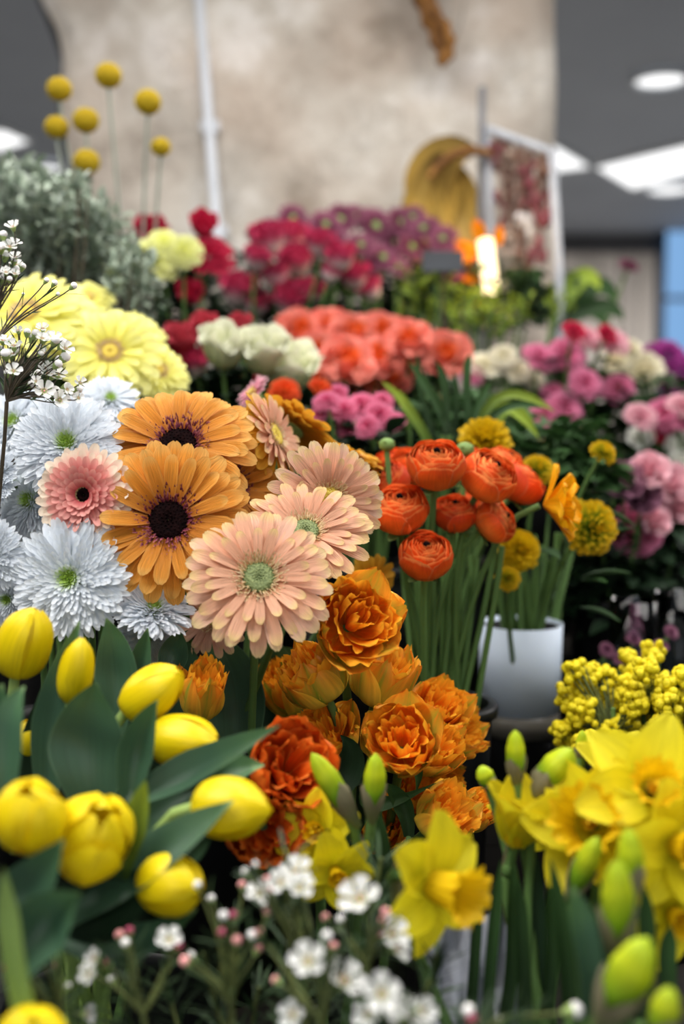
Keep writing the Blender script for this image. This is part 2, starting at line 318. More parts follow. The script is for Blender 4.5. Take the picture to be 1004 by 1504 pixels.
# ------------------------------------------------------------------ petals
def flat_petal(Wr, arch=.3, a0=0., cup=.15, ridge=.03, shape='strap', nu=8, nv=5, twist=0., ruf=0., ph=0., notch=0.):
    """unit-length petal along +x, width ratio Wr, z up"""
    u = 1 - (1 - np.linspace(0, 1, nu)) ** 1.5
    if shape == 'strap':
        f = (.48 + .52 * np.clip(u / .45, 0, 1) ** .8) * np.where(u > .80, np.sqrt(np.clip(1 - ((u - .80) / .205) ** 2, .06, 1)), 1)
    elif shape == 'quill':
        f = (.45 + .55 * np.clip(u / .6, 0, 1)) * np.where(u > .7, np.sqrt(np.clip(1 - ((u - .7) / .305) ** 2, .04, 1)), 1)
    elif shape == 'ovate':
        f = np.clip(np.sin(np.pi * np.clip(u * .80 + .16, 0, 1)), .03, 1) ** .75
    elif shape == 'leaf':
        f = np.clip(np.sin(np.pi * np.clip(u * .93 + .04, 0, 1)), .03, 1) ** .9
    elif shape == 'fan':
        f = .12 + .88 * np.clip(u / .85, 0, 1) ** 1.1; f[-1] *= .92
    elif shape == 'round':
        f = np.clip(.22 + 1.0 * u, 0, 1) * np.where(u > .5, np.sqrt(np.clip(1 - ((u - .5) / .505) ** 2, .02, 1)), 1)
    v = np.linspace(-1, 1, nv); ang = a0 - arch * u
    du = np.diff(u, prepend=0); x = np.cumsum(np.cos(ang) * du); z = np.cumsum(np.sin(ang) * du)
    y = f[:, None] * v[None] * Wr / 2
    X = np.repeat(x[:, None], nv, 1) - notch * (np.abs(v)[None] < .3) * (u[:, None] > .97) + 0 * y
    Z = z[:, None] + cup * Wr * (v[None] ** 2) * f[:, None] - ridge * Wr * np.cos(v[None] * 2 * np.pi) * np.sin(np.pi * np.clip(u[:, None], 0, 1))
    if ruf: Z = Z + ruf * np.sin(v[None] * 7 + ph + u[:, None] * 3) * u[:, None] ** 2
    if twist:
        t = twist * u[:, None]; yy = y * np.cos(t); Z = Z + y * np.sin(t); y = yy
    P = np.stack([X, y, Z], -1)
    uu, vv = np.meshgrid(u, (v + 1) / 2, indexing='ij')
    return P.reshape(-1, 3), grid_faces(nu, nv), np.stack([vv, uu], -1).reshape(-1, 2)
def shell_petal(prof, hw, drop=.12, nu=9, nv=9, ruf=0., rufk=6, ph=0., crease=0., flare=0., wshape='round', maxphi=1.5, zr=0.):
    """petal wrapped round the z axis. prof: (r, z) points base to rim; hw: half width as length; drop: how much the rim falls at its sides"""
    pr = np.array(prof, float); tt = np.linspace(0, 1, len(pr)); u = np.linspace(0, 1, nu)
    def sp(col):
        y = np.interp(u, tt, pr[:, col]); k = y.copy(); k[1:-1] = .25 * y[:-2] + .5 * y[1:-1] + .25 * y[2:]; return k
    r, z = sp(0), sp(1)
    if wshape == 'round': f = np.clip(.45 + .9 * u, 0, 1) * np.where(u > .55, np.sqrt(np.clip(1 - ((u - .55) / .56) ** 2, .1, 1)), 1)
    elif wshape == 'tulip': f = (np.clip(np.sin(np.pi * (u * .84 + .13)), .02, 1)) ** .62
    elif wshape == 'point': f = (np.clip(np.sin(np.pi * (u * .86 + .1)), .02, 1)) ** .9
    v = np.linspace(-1, 1, nv)
    phi = np.clip(hw * f[:, None] / np.maximum(r[:, None], 1e-4), 0, maxphi) * v[None]
    rr = r[:, None] + flare * (np.abs(v)[None] ** 3) * u[:, None] + ruf * np.sin(v[None] * rufk + ph) * u[:, None] ** 1.5 + crease * np.exp(-(v[None] / .18) ** 2) * np.sin(np.pi * u[:, None])
    zz = z[:, None] - drop * v[None] ** 2 * u[:, None] ** 3 + zr * np.sin(v[None] * rufk * 1.7 + ph * 2) * u[:, None] ** 3
    P = np.stack([rr * np.cos(phi), rr * np.sin(phi), zz + 0 * rr], -1)
    uu, vv = np.meshgrid(u, (v + 1) / 2, indexing='ij')
    return P.reshape(-1, 3), grid_faces(nu, nv), np.stack([vv, uu], -1).reshape(-1, 2)
def me_of(tp, name, mats):
    b = MB(); b.add(*tp); return b.mesh(name, mats)
ICO = None
def ico(sub=1):
    import bmesh
    bm = bmesh.new(); bmesh.ops.create_icosphere(bm, subdivisions=sub, radius=1)
    V = np.array([tuple(v.co) for v in bm.verts]); F = np.array([[v.index for v in f.verts] for f in bm.faces]); bm.free()
    return V, F, np.zeros((len(V), 2)) + .5
ICO1, ICO2, ICO3 = ico(1), ico(2), ico(3)
# ------------------------------------------------------------------ setting
b = MB(); b.box((-4, -3.2, -.05), (4, 8.2, 0)); 
M['floor'] = noise_mat('floor_tile_grey', [(.3, '#8c8a86'), (.7, '#9c9a96')], 3, rough=.35)
struct('floor', b.mesh('floor', 'floor', False))
M['ceiling'] = noise_mat('grey_ceiling_paint', [(.3, '#9298a2'), (.7, '#9aa0aa')], 2, rough=.7)
b = MB(); b.box((-4, -3.2, CEIL), (4, 8.2, CEIL + .08)); struct('ceiling', b.mesh('ceiling', 'ceiling', False))
# far wall with vertical boards
FARY = 7.4
M['board'] = noise_mat('grey_board', [(.25, '#a09892'), (.75, '#c0b8b0')], 2.2, rough=.7, stretch=(6, 6, .6), vary=.14)
M['walldark'] = noise_mat('wall_and_shadow_band', [(.3, '#4b4a4c'), (.7, '#57565a')], 2)
b = MB(); b.box((-4, FARY, 0), (4, FARY + .1, CEIL)); wall_back = struct('wall_back', b.mesh('wall_back', 'walldark', False))
bm_board = []
for k in range(3):
    b = MB(); w = .118
    b.box((-w / 2, -.03, 0), (w / 2, 0, CEIL - .13)); b.box((-w / 2 + .012, -.036, 0.01), (w / 2 - .012, -.03, CEIL - .14)); bm_board.append(b.mesh('board', 'board', False))  # boards end short; dark wall above imitates the shadow band under the ceiling
for i in range(18):
    o = part('board', bm_board[i % 3], wall_back, T3(1.0 + i * .128, FARY - (.012 if i % 3 else 0), 0))
b = MB(); b.box((3.9, -3.2, 0), (4, 8.2, CEIL)); struct('wall_right', b.mesh('wall_right', 'walldark', False))
b = MB(); b.box((-4, -3.2, 0), (-3.9, 8.2, CEIL)); struct('wall_left', b.mesh('wall_left', 'walldark', False))
# window at the right of the far wall
M['winframe'] = noise_mat('dark_window_frame', [(.3, '#1d2a3c'), (.7, '#26344a')], 10, rough=.4)
wc = at(1012, 430, 7.0)
b = MB()
x0, x1, z0, z1 = wc.x - .10, wc.x + 1.0, wc.z - .62, wc.z + .42
for q in [((x0 - .05, 0, z0 - .05), (x0, .07, z1 + .05)), ((x1, 0, z0 - .05), (x1 + .05, .07, z1 + .05)), ((x0, 0, z1), (x1, .07, z1 + .05)), ((x0, 0, z0 - .05), (x1, .07, z0)), ((x0, 0.01, wc.z - .03), (x1, .05, wc.z))]: b.box(*q)
win = struct('window_1', b.mesh('window_1', 'winframe', False), (0, FARY - .12, 0))
M['daylight'] = emit_mat('daylit_pane', '#86b4e6', .95)
b = MB(); b.box((x0, 0, z0), (x1, .01, z1)); part('pane', b.mesh('pane', 'daylight', False), win, T3(0, FARY - .09, 0))
# ceiling lights
M['lampwhite'] = emit_mat('light_diffuser', '#ffffff', 1.5)
M['lampframe'] = noise_mat('white_light_frame', [(.3, '#c8ccd0'), (.7, '#d8dce0')], 10)
def panel_light(cx, cy, sx, sy, rot, label, rnd_=False, drop=.012):
    r = root('ceiling_light', (cx, cy, CEIL - drop), label, 'light', 'ceiling lights of the shop'); Q = T3(cx, cy, CEIL - drop) @ RZ(rot)
    b = MB()
    if rnd_:
        b.lathe([(sx, .01), (sx + .012, .0), (sx + .012, -.012), (sx, -.014)], 32); part('frame', b.mesh('frame', 'lampframe'), r, Q)
        b = MB(); b.lathe([(sx, -.004), (sx * .8, -.009), (.002, -.011)], 32); part('diffuser', b.mesh('diffuser', 'lampwhite'), r, Q)
    else:
        for q in [((-sx, -sy, -.012), (sx, -sy + .015, .01)), ((-sx, sy - .015, -.012), (sx, sy, .01)), ((-sx, -sy, -.012), (-sx + .015, sy, .01)), ((sx - .015, -sy, -.012), (sx, sy, .01))]: b.box(*q)
        part('frame', b.mesh('frame', 'lampframe', False), r, Q)
        b = MB(); b.box((-sx + .015, -sy + .015, -.005), (sx - .015, sy - .015, .005)); part('diffuser', b.mesh('diffuser', 'lampwhite', False), r, Q)
p = ceil_at(970, 110, CEIL); panel_light(p.x, p.y, .088, .09, 0, 'round white downlight nearest above the shop, alone on the grey ceiling', True)
def quad_light(pix, label):       # a lit ceiling panel given by its four corners on the ceiling
    P = [ceil_at(x, y, CEIL - .012) for x, y in pix]; c = sum(P, Vector()) / 4
    r = root('ceiling_light', c, label, 'light', 'ceiling lights of the shop')
    V = np.array([tuple(p - c) for p in P]); b = MB(); b.add(np.vstack([V, V + [0, 0, .01]]), [[0, 1, 2, 3], [4, 5, 6, 7], [0, 1, 5, 4], [1, 2, 6, 5], [2, 3, 7, 6], [3, 0, 4, 7]])
    part('diffuser', b.mesh('diffuser', 'lampwhite', False), r, T3(c))
    b = MB()
    for i in range(4):
        b.tube([V[i] + [0, 0, .004], V[(i + 1) % 4] + [0, 0, .004]], .012, 4)
    part('frame', b.mesh('frame', 'lampframe', False), r, T3(c))
quad_light([(872, 245), (1010, 212), (1080, 236), (928, 278)], 'large rectangular lit ceiling panel right of the stone pillar')
quad_light([(735, 262), (740, 215), (815, 213), (868, 245)], 'lit ceiling panel half hidden behind the stone pillar edge')
p = ceil_at(984, 268, CEIL); panel_light(p.x, p.y, .11, .1, 0, 'small round downlight just under the large lit panel', True, .03)
quad_light([(-60, 190), (5, 190), (47, 208), (-40, 232)], 'bright rectangular ceiling panel at the left of the pillar')
p = ceil_at(72, 239, CEIL); panel_light(p.x, p.y, .07, .1, 0, 'small round downlight beside the left edge of the pillar', True, .02)
for (cx, cy, _), lb in zip(ADDED_AND_SEEN_PANELS[:6], ('over the front of the flower counter', 'above the daffodils', 'just before the stone pillar', 'behind the viewer', 'on the right, before the boarded wall', 'far left of the pillar')):
    panel_light(cx, cy, .6, .3, 0, 'added unseen rectangular ceiling panel ' + lb, drop=.02)  # fittings of the added panels, all out of view
# rough stone pillar: front face is a displaced grid, with real thickness
M['stone'] = None
def stone():
    m, nt, out = new_mat('rough_stone'); L = nt.links.new
    tc = N(nt, 'ShaderNodeTexCoord'); n1 = N(nt, 'ShaderNodeTexNoise'); n1.inputs['Scale'].default_value = 4.5; n1.inputs['Detail'].default_value = 8; n1.inputs['Roughness'].default_value = .65; L(tc.outputs['Object'], n1.inputs[0])
    c = ramp(nt, n1.outputs[0], [(.3, '#948a7e'), (.42, '#b9aea2'), (.55, '#ccc4b9'), (.66, '#e8e3dd')])
    n2 = N(nt, 'ShaderNodeTexNoise'); n2.inputs['Scale'].default_value = 2.1; n2.inputs['Detail'].default_value = 3; L(tc.outputs['Object'], n2.inputs[0])
    f = N(nt, 'ShaderNodeMapRange'); L(n2.outputs[0], f.inputs[0]); f.inputs[1].default_value = .5; f.inputs[2].default_value = .68; f.inputs[4].default_value = .35
    c = mixc(nt, f.outputs[0], c, lin('#b3927a'))
    n3 = N(nt, 'ShaderNodeTexNoise'); n3.inputs['Scale'].default_value = 26; n3.inputs['Detail'].default_value = 6; L(tc.outputs['Object'], n3.inputs[0])
    vc = N(nt, 'ShaderNodeTexVoronoi', feature='DISTANCE_TO_EDGE'); vc.inputs['Scale'].default_value = 3.2
    wv = N(nt, 'ShaderNodeVectorMath', operation='ADD'); L(tc.outputs['Object'], wv.inputs[0]); L(n1.outputs[1], wv.inputs[1]); L(wv.outputs[0], vc.inputs[0])
    f2 = N(nt, 'ShaderNodeMapRange'); L(vc.outputs[0], f2.inputs[0]); f2.inputs[1].default_value = .0; f2.inputs[2].default_value = .03; f2.inputs[3].default_value = .3; f2.inputs[4].default_value = 0
    c = mixc(nt, f2.outputs[0], c, lin('#7a7068'))
    p = N(nt, 'ShaderNodeBsdfPrincipled'); L(c, p.inputs['Base Color']); p.inputs['Roughness'].default_value = .85; p.inputs['Specular IOR Level'].default_value = .15
    bp = N(nt, 'ShaderNodeBump'); bp.inputs['Strength'].default_value = .9; bp.inputs['Distance'].default_value = .01; L(n3.outputs[0], bp.inputs['Height']); L(bp.outputs[0], p.inputs['Normal'])
    L(p.outputs[0], out.inputs[0]); return m
M['stone'] = stone()
PD = 2.35
def lump(x, z): return .018 * math.sin(3.1 * x + 2.2 * z + 1) + .014 * math.sin(9 * x - 5.3 * z) + .008 * math.sin(17 * x + 13 * z + 2) + .006 * math.sin(31 * x - 23 * z)
zs = np.linspace(0.3, CEIL, 90)
def py_of(z): # pixel row of height z on the pillar's plane
    b = (z - CAM_Z) / PD; t = (b + SP) / CP; t = (b * 1 + SP) / (CP - b * 0); return 752 - t * FPX
pyr = py_of(zs)
lx = np.interp(pyr, [-200, 0, 45, 90, 150, 240, 330, 700], [38, 60, 80, 90, 92, 98, 108, 118])
rx = np.interp(pyr, [-200, 0, 200, 420, 700], [812, 814, 817, 822, 824])
Y0 = at(502, 300, PD).y
P = np.zeros((90, 120, 3))
for i, z in enumerate(zs):
    xl, xr = (lx[i] - 502) / FPX * PD, (rx[i] - 502) / FPX * PD
    for j, s in enumerate(np.linspace(0, 1, 120)):
        x = xl + (xr - xl) * s + (.006 * math.sin(z * 21) if j < 4 else 0)
        rnded = .03 * (max(0, 1 - s * 18) ** 2 + max(0, 1 - (1 - s) * 22) ** 2)
        P[i, j] = (x, Y0 + lump(x, z) + rnded, z)
b = MB(); b.grid(P)
B_ = P.copy(); B_[:, :, 1] = Y0 + .42
side = lambda j: np.stack([P[:, j], P[:, j] * .5 + B_[:, j] * .5, B_[:, j]], 1)
b.grid(side(0)); b.grid(side(-1)); b.grid(B_[:, ::20])
struct('wall_pillar', b.mesh('wall_pillar', 'stone'))
M['edgeshade'] = noise_mat('edge_shade', [(.3, '#2c2c2e'), (.7, '#3c3b3d')], 9)  # dark tube laid along the pillar's left edge as its painted shade
b = MB(); pts = [(p[0] - .007, p[1] + .05 + 0 * p[2], p[2]) for p in P[30::3, 0]]; b.tube(pts, [.011 + .004 * math.sin(i * 1.7) for i in range(len(pts))], 8)
struct('shade_strip_1', b.mesh('shade_strip_1', 'edgeshade'))
# white conduit clipped on the pillar
M['conduit'] = noise_mat('white_conduit', [(.3, '#cfd3da'), (.7, '#dcdfe6')], 10, rough=.4)
a0, a1 = at(288, -60, PD - .07), at(322, 380, PD - .07)
r = root('conduit_pipe', a1, 'white plastic conduit pipe running up the stone pillar', 'pipe')
b = MB(); b.tube([Vector(a0) - a1, (Vector(a0) - a1) * .5, (0, 0, 0)], .0105, 12); part('pipe', b.mesh('pipe', 'conduit'), r, T3(a1))
for t in (.1, .45, .8):
    c = a1.lerp(a0, t); b = MB(); b.box((-.019, -.004, -.01), (.019, .05, .01)); part('clip', b.mesh('clip', 'conduit', False), r, T3(c) @ T3(0, .012, 0))
# ------------------------------------------------------------------ stepped stand and buckets
def board_unit(y0, y1, z, x0, x1):
    b = MB(); b.box((x0, y0, z - .03), (x1, y1, z)); b.box((x0, y0, 0), (x1, y0 + .02, z - .03)); return b
TIERS = [(.36, .80, .80), (.80, 1.12, .86), (1.12, 1.50, .93), (1.50, 2.24, 1.02)]
for k, (y0, y1, z) in enumerate(TIERS):
    r = root('display_step', (0, y0, 0), ['dark display step nearest the viewer under the yellow tulips and daffodils', 'dark display step under the gerberas and the orange ranunculus', 'dark display step under the lemon gerberas and the white sleeved pot', 'dark display step against the stone pillar under the roses'][k], 'stand', 'stepped flower stand')
    b = MB(); b.box((-1.3, y0, z - .03), (1.5, y1, z)); part('top', b.mesh('top', 'darkwood', False), r)
    b = MB(); b.box((-1.3, y0, 0), (1.5, y0 + .02, z - .031)); part('front_panel', b.mesh('front_panel', 'darkwood', False), r)
BK = {}
def tier_z(y):
    for y0, y1, z in TIERS:
        if y0 <= y < y1: return z
    return TIERS[0][2] if y < .36 else TIERS[-1][2]
def bucket(key, px, d, rad, rimz, label, mat='blackplastic', cat='bucket', name='flower_bucket'):
    P0 = at(px, 700, d); x = P0.x; y = max(.44, P0.y); z = tier_z(y) + .0005
    for y0, y1, _ in TIERS:
        if y0 <= y < y1: y = min(max(y, y0 + rad + .004), y1 - rad - .004) if y1 - y0 > 2 * rad + .01 else (y0 + y1) / 2
    h = rimz - z
    r = root(name, (x, y, z), label, cat, 'flower buckets on the stand'); b = MB()
    rb = rad * .82; t = .003
    b.lathe([(.001, 0), (rb, 0), (rad, h - .012), (rad, h), (rad - t, h), (rad - t, h - .012), (rb - t, .004), (.001, .004)], 36)
    part('body', b.mesh('body', mat), r, T3(x, y, z))
    b = MB(); b.lathe([(rad, h - .012), (rad + .005, h - .010), (rad + .006, h - .003), (rad + .004, h + .001), (rad - t, h + .001)], 36); part('rim', b.mesh('rim', mat), r, T3(x, y, z))
    BK[key] = (x, y, z + .006, rad * .55, h); return r
def base_in(key):
    x, y, z, r, h = BK[key]; a = U(0, 6.28); q = r * math.sqrt(U(0, 1)); return Vector((x + q * math.cos(a), y + q * math.sin(a), z))
bucket('gerb', 310, .93, .075, 1.08, 'black bucket behind the parrot tulips holding the orange and peach gerberas')
bucket('mum', 90, .95, .07, 1.08, 'black bucket holding the white chrysanthemums')
bucket('tulip', 150, .70, .075, .96, 'black bucket holding the yellow tulips')
bucket('tulip2', -60, .62, .06, .93, 'black bucket at the edge holding the tulips cut by the frame')
bucket('parrot', 530, .93, .07, 1.0, 'black bucket holding the orange parrot tulips')
bucket('ran', 655, 1.02, .045, 1.08, 'slim black bucket holding the orange ranunculus')
bucket('mim', 960, 1.0, .07, 1.0, 'dark bucket holding the yellow mimosa')
bucket('daff', 850, .62, .07, .93, 'dark bucket holding the daffodils')
bucket('wax', 430, .56, .06, .90, 'dark bucket holding the waxflower in front')
bucket('daff2', 520, .72, .045, .93, 'narrow dark bucket for the daffodils among the parrot tulips')
bucket('waxl', -120, .9, .05, 1.15, 'dark bucket holding the grey white waxflower at the edge')
bucket('lemon', 110, 1.25, .075, 1.2, 'dark bucket holding the lemon gerberas')
bucket('silver', 70, 1.4, .08, 1.25, 'dark bucket holding the silver foliage')
bucket('crasp', 190, 1.62, .05, 1.25, 'dark bucket holding the yellow craspedia')
bucket('carn', 260, 1.6, .06, 1.25, 'dark bucket holding the lemon carnations')
bucket('rose1', 400, 1.85, .08, 1.32, 'dark bucket holding the raspberry and white roses')
bucket('mumb', 590, 2.0, .09, 1.32, 'dark bucket holding the mauve maroon chrysanthemums')
bucket('wrose', 370, 1.35, .07, 1.2, 'dark bucket holding the green white roses')
bucket('coral', 560, 1.6, .09, 1.25, 'dark bucket holding the coral roses')
bucket('mag', 540, 1.25, .05, 1.18, 'dark bucket holding the small magenta flowers')
bucket('dfol', 650, 1.30, .05, 1.18, 'dark bucket holding the unopened daffodils')
bucket('green', 700, 1.8, .09, 1.24, 'dark bucket holding the lime green euphorbia')
bucket('pinkc', 840, 1.7, .08, 1.24, 'dark bucket holding the pink carnations')
bucket('cream', 930, 1.95, .08, 1.26, 'dark bucket holding the cream hydrangea')
bucket('pinkr', 920, 1.4, .07, 1.12, 'dark bucket holding the pale pink roses')
bucket('pinkf', 1010, 1.62, .08, 1.18, 'dark bucket holding the pink and white roses at the edge')
bucket('pot', 820, 2.1, .07, 1.3, 'dark pot holding the broad leaved plant')
# ------------------------------------------------------------------ gerberas
PV = {}
def petal_set(key, mat, Wr, n=4, **kw):
    k = (key, mat)
    if k not in PV:
        L = []
        for i in range(n):
            q = dict(kw); q['arch'] = kw.get('arch', .3) + U(-.12, .12); q['twist'] = U(-.25, .25); q['ph'] = U(0, 6)
            L.append(me_of(flat_petal(Wr * U(.92, 1.06), **q), 'petal', mat))
        PV[k] = L
    return PV[k]
def gerbera(px, py, d, rpx, dr, mats, rows, disk, ring, rdisk, label, group, bk, Wr=.21, base=None, stemr=.0032, namef='gerbera', arch=.28):
    c = at(px, py, d); Rm = m_of(rpx * 1.07, d); ax = dirv(dr); Wr *= 1.28; bp = Vector(base) if base else base_in(bk)
    r = root(namef, bp, label, 'flower', group); F = frame(c, ax, U(0, 6))
    for k, (n, r0, Lf, el) in enumerate(rows):
        mat = mats[min(k, len(mats) - 1)]
        S = petal_set(('g', Wr, arch, k > 2), mat, Wr if k < 3 else Wr * 1.1, arch=arch, cup=.12, ridge=.05, notch=.02)
        off = U(0, 6)
        for i in range(n):
            ph = off + (i + U(-.18, .18)) * 2 * math.pi / n; l = Rm * Lf * U(.93, 1.04)
            e = R(el + U(-7, 7)); wl = l if Lf > .6 else max(l, Rm * .5)
            part('petal', S[rnd.randrange(len(S))], r, F @ RZ(ph) @ T3(Rm * r0, 0, .0012 * k + U(0, .0006)) @ RY(-e) @ RX(U(-.22, .22)) @ SS(l, wl, l))
    # disc
    b = MB(); rd = Rm * rdisk
    b.lathe([(rd * 1.02, -.001), (rd, .0025), (rd * .8, .0048), (rd * .5, .0052), (rd * .2, .0040), (.0003, .0034)], 24)
    for i in range(90):
        a = i * 2.39996; q = rd * math.sqrt((i + .5) / 90) * .95
        b.tmpl(ICO1, T3(q * math.cos(a), q * math.sin(a), .0046) @ SS(rd * .055, rd * .055, rd * .085))
    part('disc', b.mesh('disc', disk), r, F)
    b = MB()
    for i in range(400):
        a = i * 2.39996 + U(-.1, .1); q = rd * U(.80, 1.6); l = rd * U(.25, .5); out_ = U(.3, 1.25)
        dx, dz = math.sin(out_), math.cos(out_); V0 = Vector((q * math.cos(a), q * math.sin(a), .0035)); D = Vector((dx * math.cos(a), dx * math.sin(a), dz)) * l; S_ = Vector((-math.sin(a), math.cos(a), 0)) * rd * .035
        Vv = [V0 - S_, V0 + S_, V0 + D * .6 + S_ * 1.1, V0 + D * .6 - S_ * 1.1, V0 + D]
        b.add([tuple(v) for v in Vv], [[0, 1, 2, 3]], [[0, 0], [1, 0], [1, .6], [0, .6], [.5, 1]]); b.add([tuple(v) for v in Vv[2:]], [[1, 0, 2]], [[0, .6], [1, .6], [.5, 1]])
    part('floret_ring', b.mesh('floret_ring', ring), r, F, kind='stuff')
    b = MB(); b.lathe([(.003, -.014), (Rm * .12, -.011), (Rm * .26, -.005), (Rm * .30, -.0018)], 18)
    for i in range(22):
        tp = flat_petal(.3, arch=-.4, shape='leaf', nu=4, nv=3); b.tmpl(tp, RZ(i * 2.39996) @ T3(Rm * .12, 0, -.0115 + (i % 2) * .003) @ RY(R(-18)) @ SS(Rm * .26, Rm * .2, Rm * .26))
    part('calyx', b.mesh('calyx', 'sepal'), r, F)
    stem_part(r, c - ax * .013, ax, bp, stemr, out=.06)
    return r
GG = 'orange and peach gerberas in the centre'
rG = [(21, .22, .80, 0), (20, .21, .73, 10), (17, .20, .60, 21)]
gerbera(248, 765, .80, 112, (.03, .30, 1), ['orange'], [(21, .24, .80, 2), (20, .23, .74, 11), (16, .22, .62, 22)], 'blackdisk', 'purplering', .26, 'large orange gerbera with black eye, front and centre of the bunch', GG, 'gerb', Wr=.25)
gerbera(262, 655, .865, 112, (-.05, .62, .8), ['orange'], rG, 'blackdisk', 'purplering', .25, 'orange gerbera with dark eye, directly behind and above the largest one', GG, 'gerb', Wr=.24)
gerbera(335, 715, .90, 84, (.55, .25, .8), ['orange'], rG, 'blackdisk', 'purplering', .25, 'orange gerbera peeping out between the largest orange one and the peach ones', GG, 'gerb', Wr=.25)
gerbera(400, 640, .93, 68, (.88, .40, .28), ['golden', 'peach', 'peach'], rG, 'golddisk', 'creamring', .24, 'gerbera seen edge-on with orange outer and peach inner petals', GG, 'gerb', Wr=.25)
gerbera(425, 628, 1.00, 72, (.35, .75, -.42), ['golden'], rG, 'golddisk', 'creamring', .24, 'golden orange gerbera turned away, behind the edge-on peach one', GG, 'gerb', Wr=.28)
gerbera(515, 672, 1.02, 55, (.3, .75, .0), ['golden'], rG, 'golddisk', 'creamring', .24, 'golden gerbera turned away, nearest the orange ranunculus', GG, 'gerb', Wr=.28)
gerbera(380, 850, .77, 104, (.10, .52, .86), ['peachpink', 'peach', 'peach'], [(21, .24, .80, 2), (20, .23, .72, 12), (18, .22, .50, 22)], 'greendisk', 'creamring', .22, 'peach gerbera with grey green eye, lowest and nearest of the bunch', GG, 'gerb', Wr=.22)
gerbera(448, 782, .82, 90, (.05, .72, .7), ['peach'], [(21, .24, .80, 6), (20, .23, .72, 16), (18, .22, .5, 26)], 'greendisk', 'creamring', .22, 'peach gerbera with half hidden eye, above the lowest peach one', GG, 'gerb', Wr=.22)
gerbera(482, 735, .865, 84, (.42, .12, .9), ['peachpink', 'peach', 'peach'], [(22, .24, .80, 4), (20, .23, .72, 14), (18, .22, .5, 24)], 'golddisk', 'creamring', .22, 'pale peach gerbera furthest right of the peach ones, behind two others', GG, 'gerb', Wr=.22)
gerbera(310, 905, .88, 56, (-.15, .1, .9), ['peachpink'], [(18, .24, .8, 2), (16, .22, .7, 12)], 'golddisk', 'creamring', .22, 'dusky peach gerbera tucked below the lowest peach one', GG, 'gerb', Wr=.22)
gerbera(545, 850, .98, 36, (.3, -.1, .8), ['golden'], [(15, .24, .8, 2), (14, .22, .7, 12)], 'golddisk', 'creamring', .22, 'small golden gerbera hanging between the peach gerberas and the top parrot tulip', GG, 'gerb', Wr=.3)
gerbera(125, 727, .80, 68, (-.12, .12, 1), ['pinkcream', 'pinkcream', 'pinkin'], [(30, .22, .82, 0), (28, .21, .72, 10), (26, .2, .6, 19), (24, .18, .46, 27), (22, .16, .34, 36), (16, .15, .22, 48)], 'blackdisk', 'creamring', .15, 'small pink gerbera with cream petal tips among the white chrysanthemums', 'small gerbera', 'mum', Wr=.20, arch=.1)
gerbera(372, 578, 1.08, 30, (-.6, .5, .3), ['r_ltpink'], [(20, .24, .8, 10), (18, .22, .7, 22)], 'golddisk', 'creamring', .2, 'small pale pink gerbera behind the top of the orange ones', GG, 'gerb', Wr=.18)
LG = 'lemon yellow gerberas behind the white chrysanthemums'
rL = [(20, .2, .84, 2), (18, .2, .72, 12), (15, .19, .5, 24)]
for a in [(162, 518, 1.12, 72, (.1, .45, .9), 'lemon yellow gerbera facing the viewer with a clear golden eye'),
          (38, 462, 1.14, 88, (-.1, .7, .7), 'large lemon gerbera behind the grey waxflower twig'),
          (95, 476, 1.20, 66, (.3, .6, .7), 'lemon gerbera between the two largest lemon ones'),
          (128, 440, 1.27, 40, (.1, .6, .5), 'small bright yellow gerbera at the top of the lemon bunch'),
          (208, 494, 1.22, 42, (.5, .5, .5), 'lemon gerbera on the right shoulder of the bunch'),
          (232, 545, 1.18, 48, (.45, .45, .7), 'lemon gerbera lowest and furthest right, above the orange ones')]:
    gerbera(*a[:5], ['yellowgerb'], rL, 'golddisk', 'creamring', .17, a[5], LG, 'lemon', Wr=.24)
# ------------------------------------------------------------------ chrysanthemums: many narrow quills, one joined part each
def phyllo(n, Rm, tp_list, e0, e1, l0, l1, rb, wfac=1., jit=.06, zdome=0., pw=.5, ew=1.):
    b = MB()
    for i in range(n):
        t = ((i + .5) / n) ** pw; a = i * 2.39996 + U(-jit, jit); e = R(e0 + (e1 - e0) * t ** ew + U(-5, 5)); l = Rm * (l0 + (l1 - l0) * t) * U(.92, 1.06)
        tp = tp_list[i % len(tp_list)]
        b.tmpl(tp, RZ(a) @ T3(Rm * rb * t, 0, zdome * Rm * (1 - t * t)) @ RY(-e) @ SS(l, Rm * wfac * (.35 + .65 * t), l), T=t)
    return b
quills = [flat_petal(.12, arch=-.45 + .15 * k, cup=.45, ridge=0, shape='quill', nu=6, nv=3, twist=U(-.3, .3)) for k in range(5)]
def mum(px, py, d, rpx, dr, label, n=560, e1=-8):
    c = at(px, py, d); Rm = m_of(rpx, d); ax = dirv(dr); bp = base_in('mum'); r = root('chrysanthemum', bp, label, 'flower', 'white chrysanthemums beside the gerberas'); F = frame(c, ax, U(0, 6))
    b = phyllo(n, Rm, quills, 72, e1, .10, .56, .50, 1.0, zdome=.10, pw=.52, ew=.75)
    for i in range(60): a_ = i * 2.39996; q_ = Rm * .17 * math.sqrt(i / 60); b.tmpl(ICO1, T3(q_ * math.cos(a_), q_ * math.sin(a_), Rm * .13) @ SS(Rm * .022, Rm * .022, Rm * .04), T=.02)
    part('petals', b.mesh('petals', 'whitemum'), r, F, kind='stuff')
    b = MB(); b.lathe([(.003, -.016), (Rm * .15, -.012), (Rm * .26, -.003), (Rm * .2, .001)], 16); part('calyx', b.mesh('calyx', 'sepal'), r, F)
    stem_part(r, c - ax * .015, ax, bp, .0028)
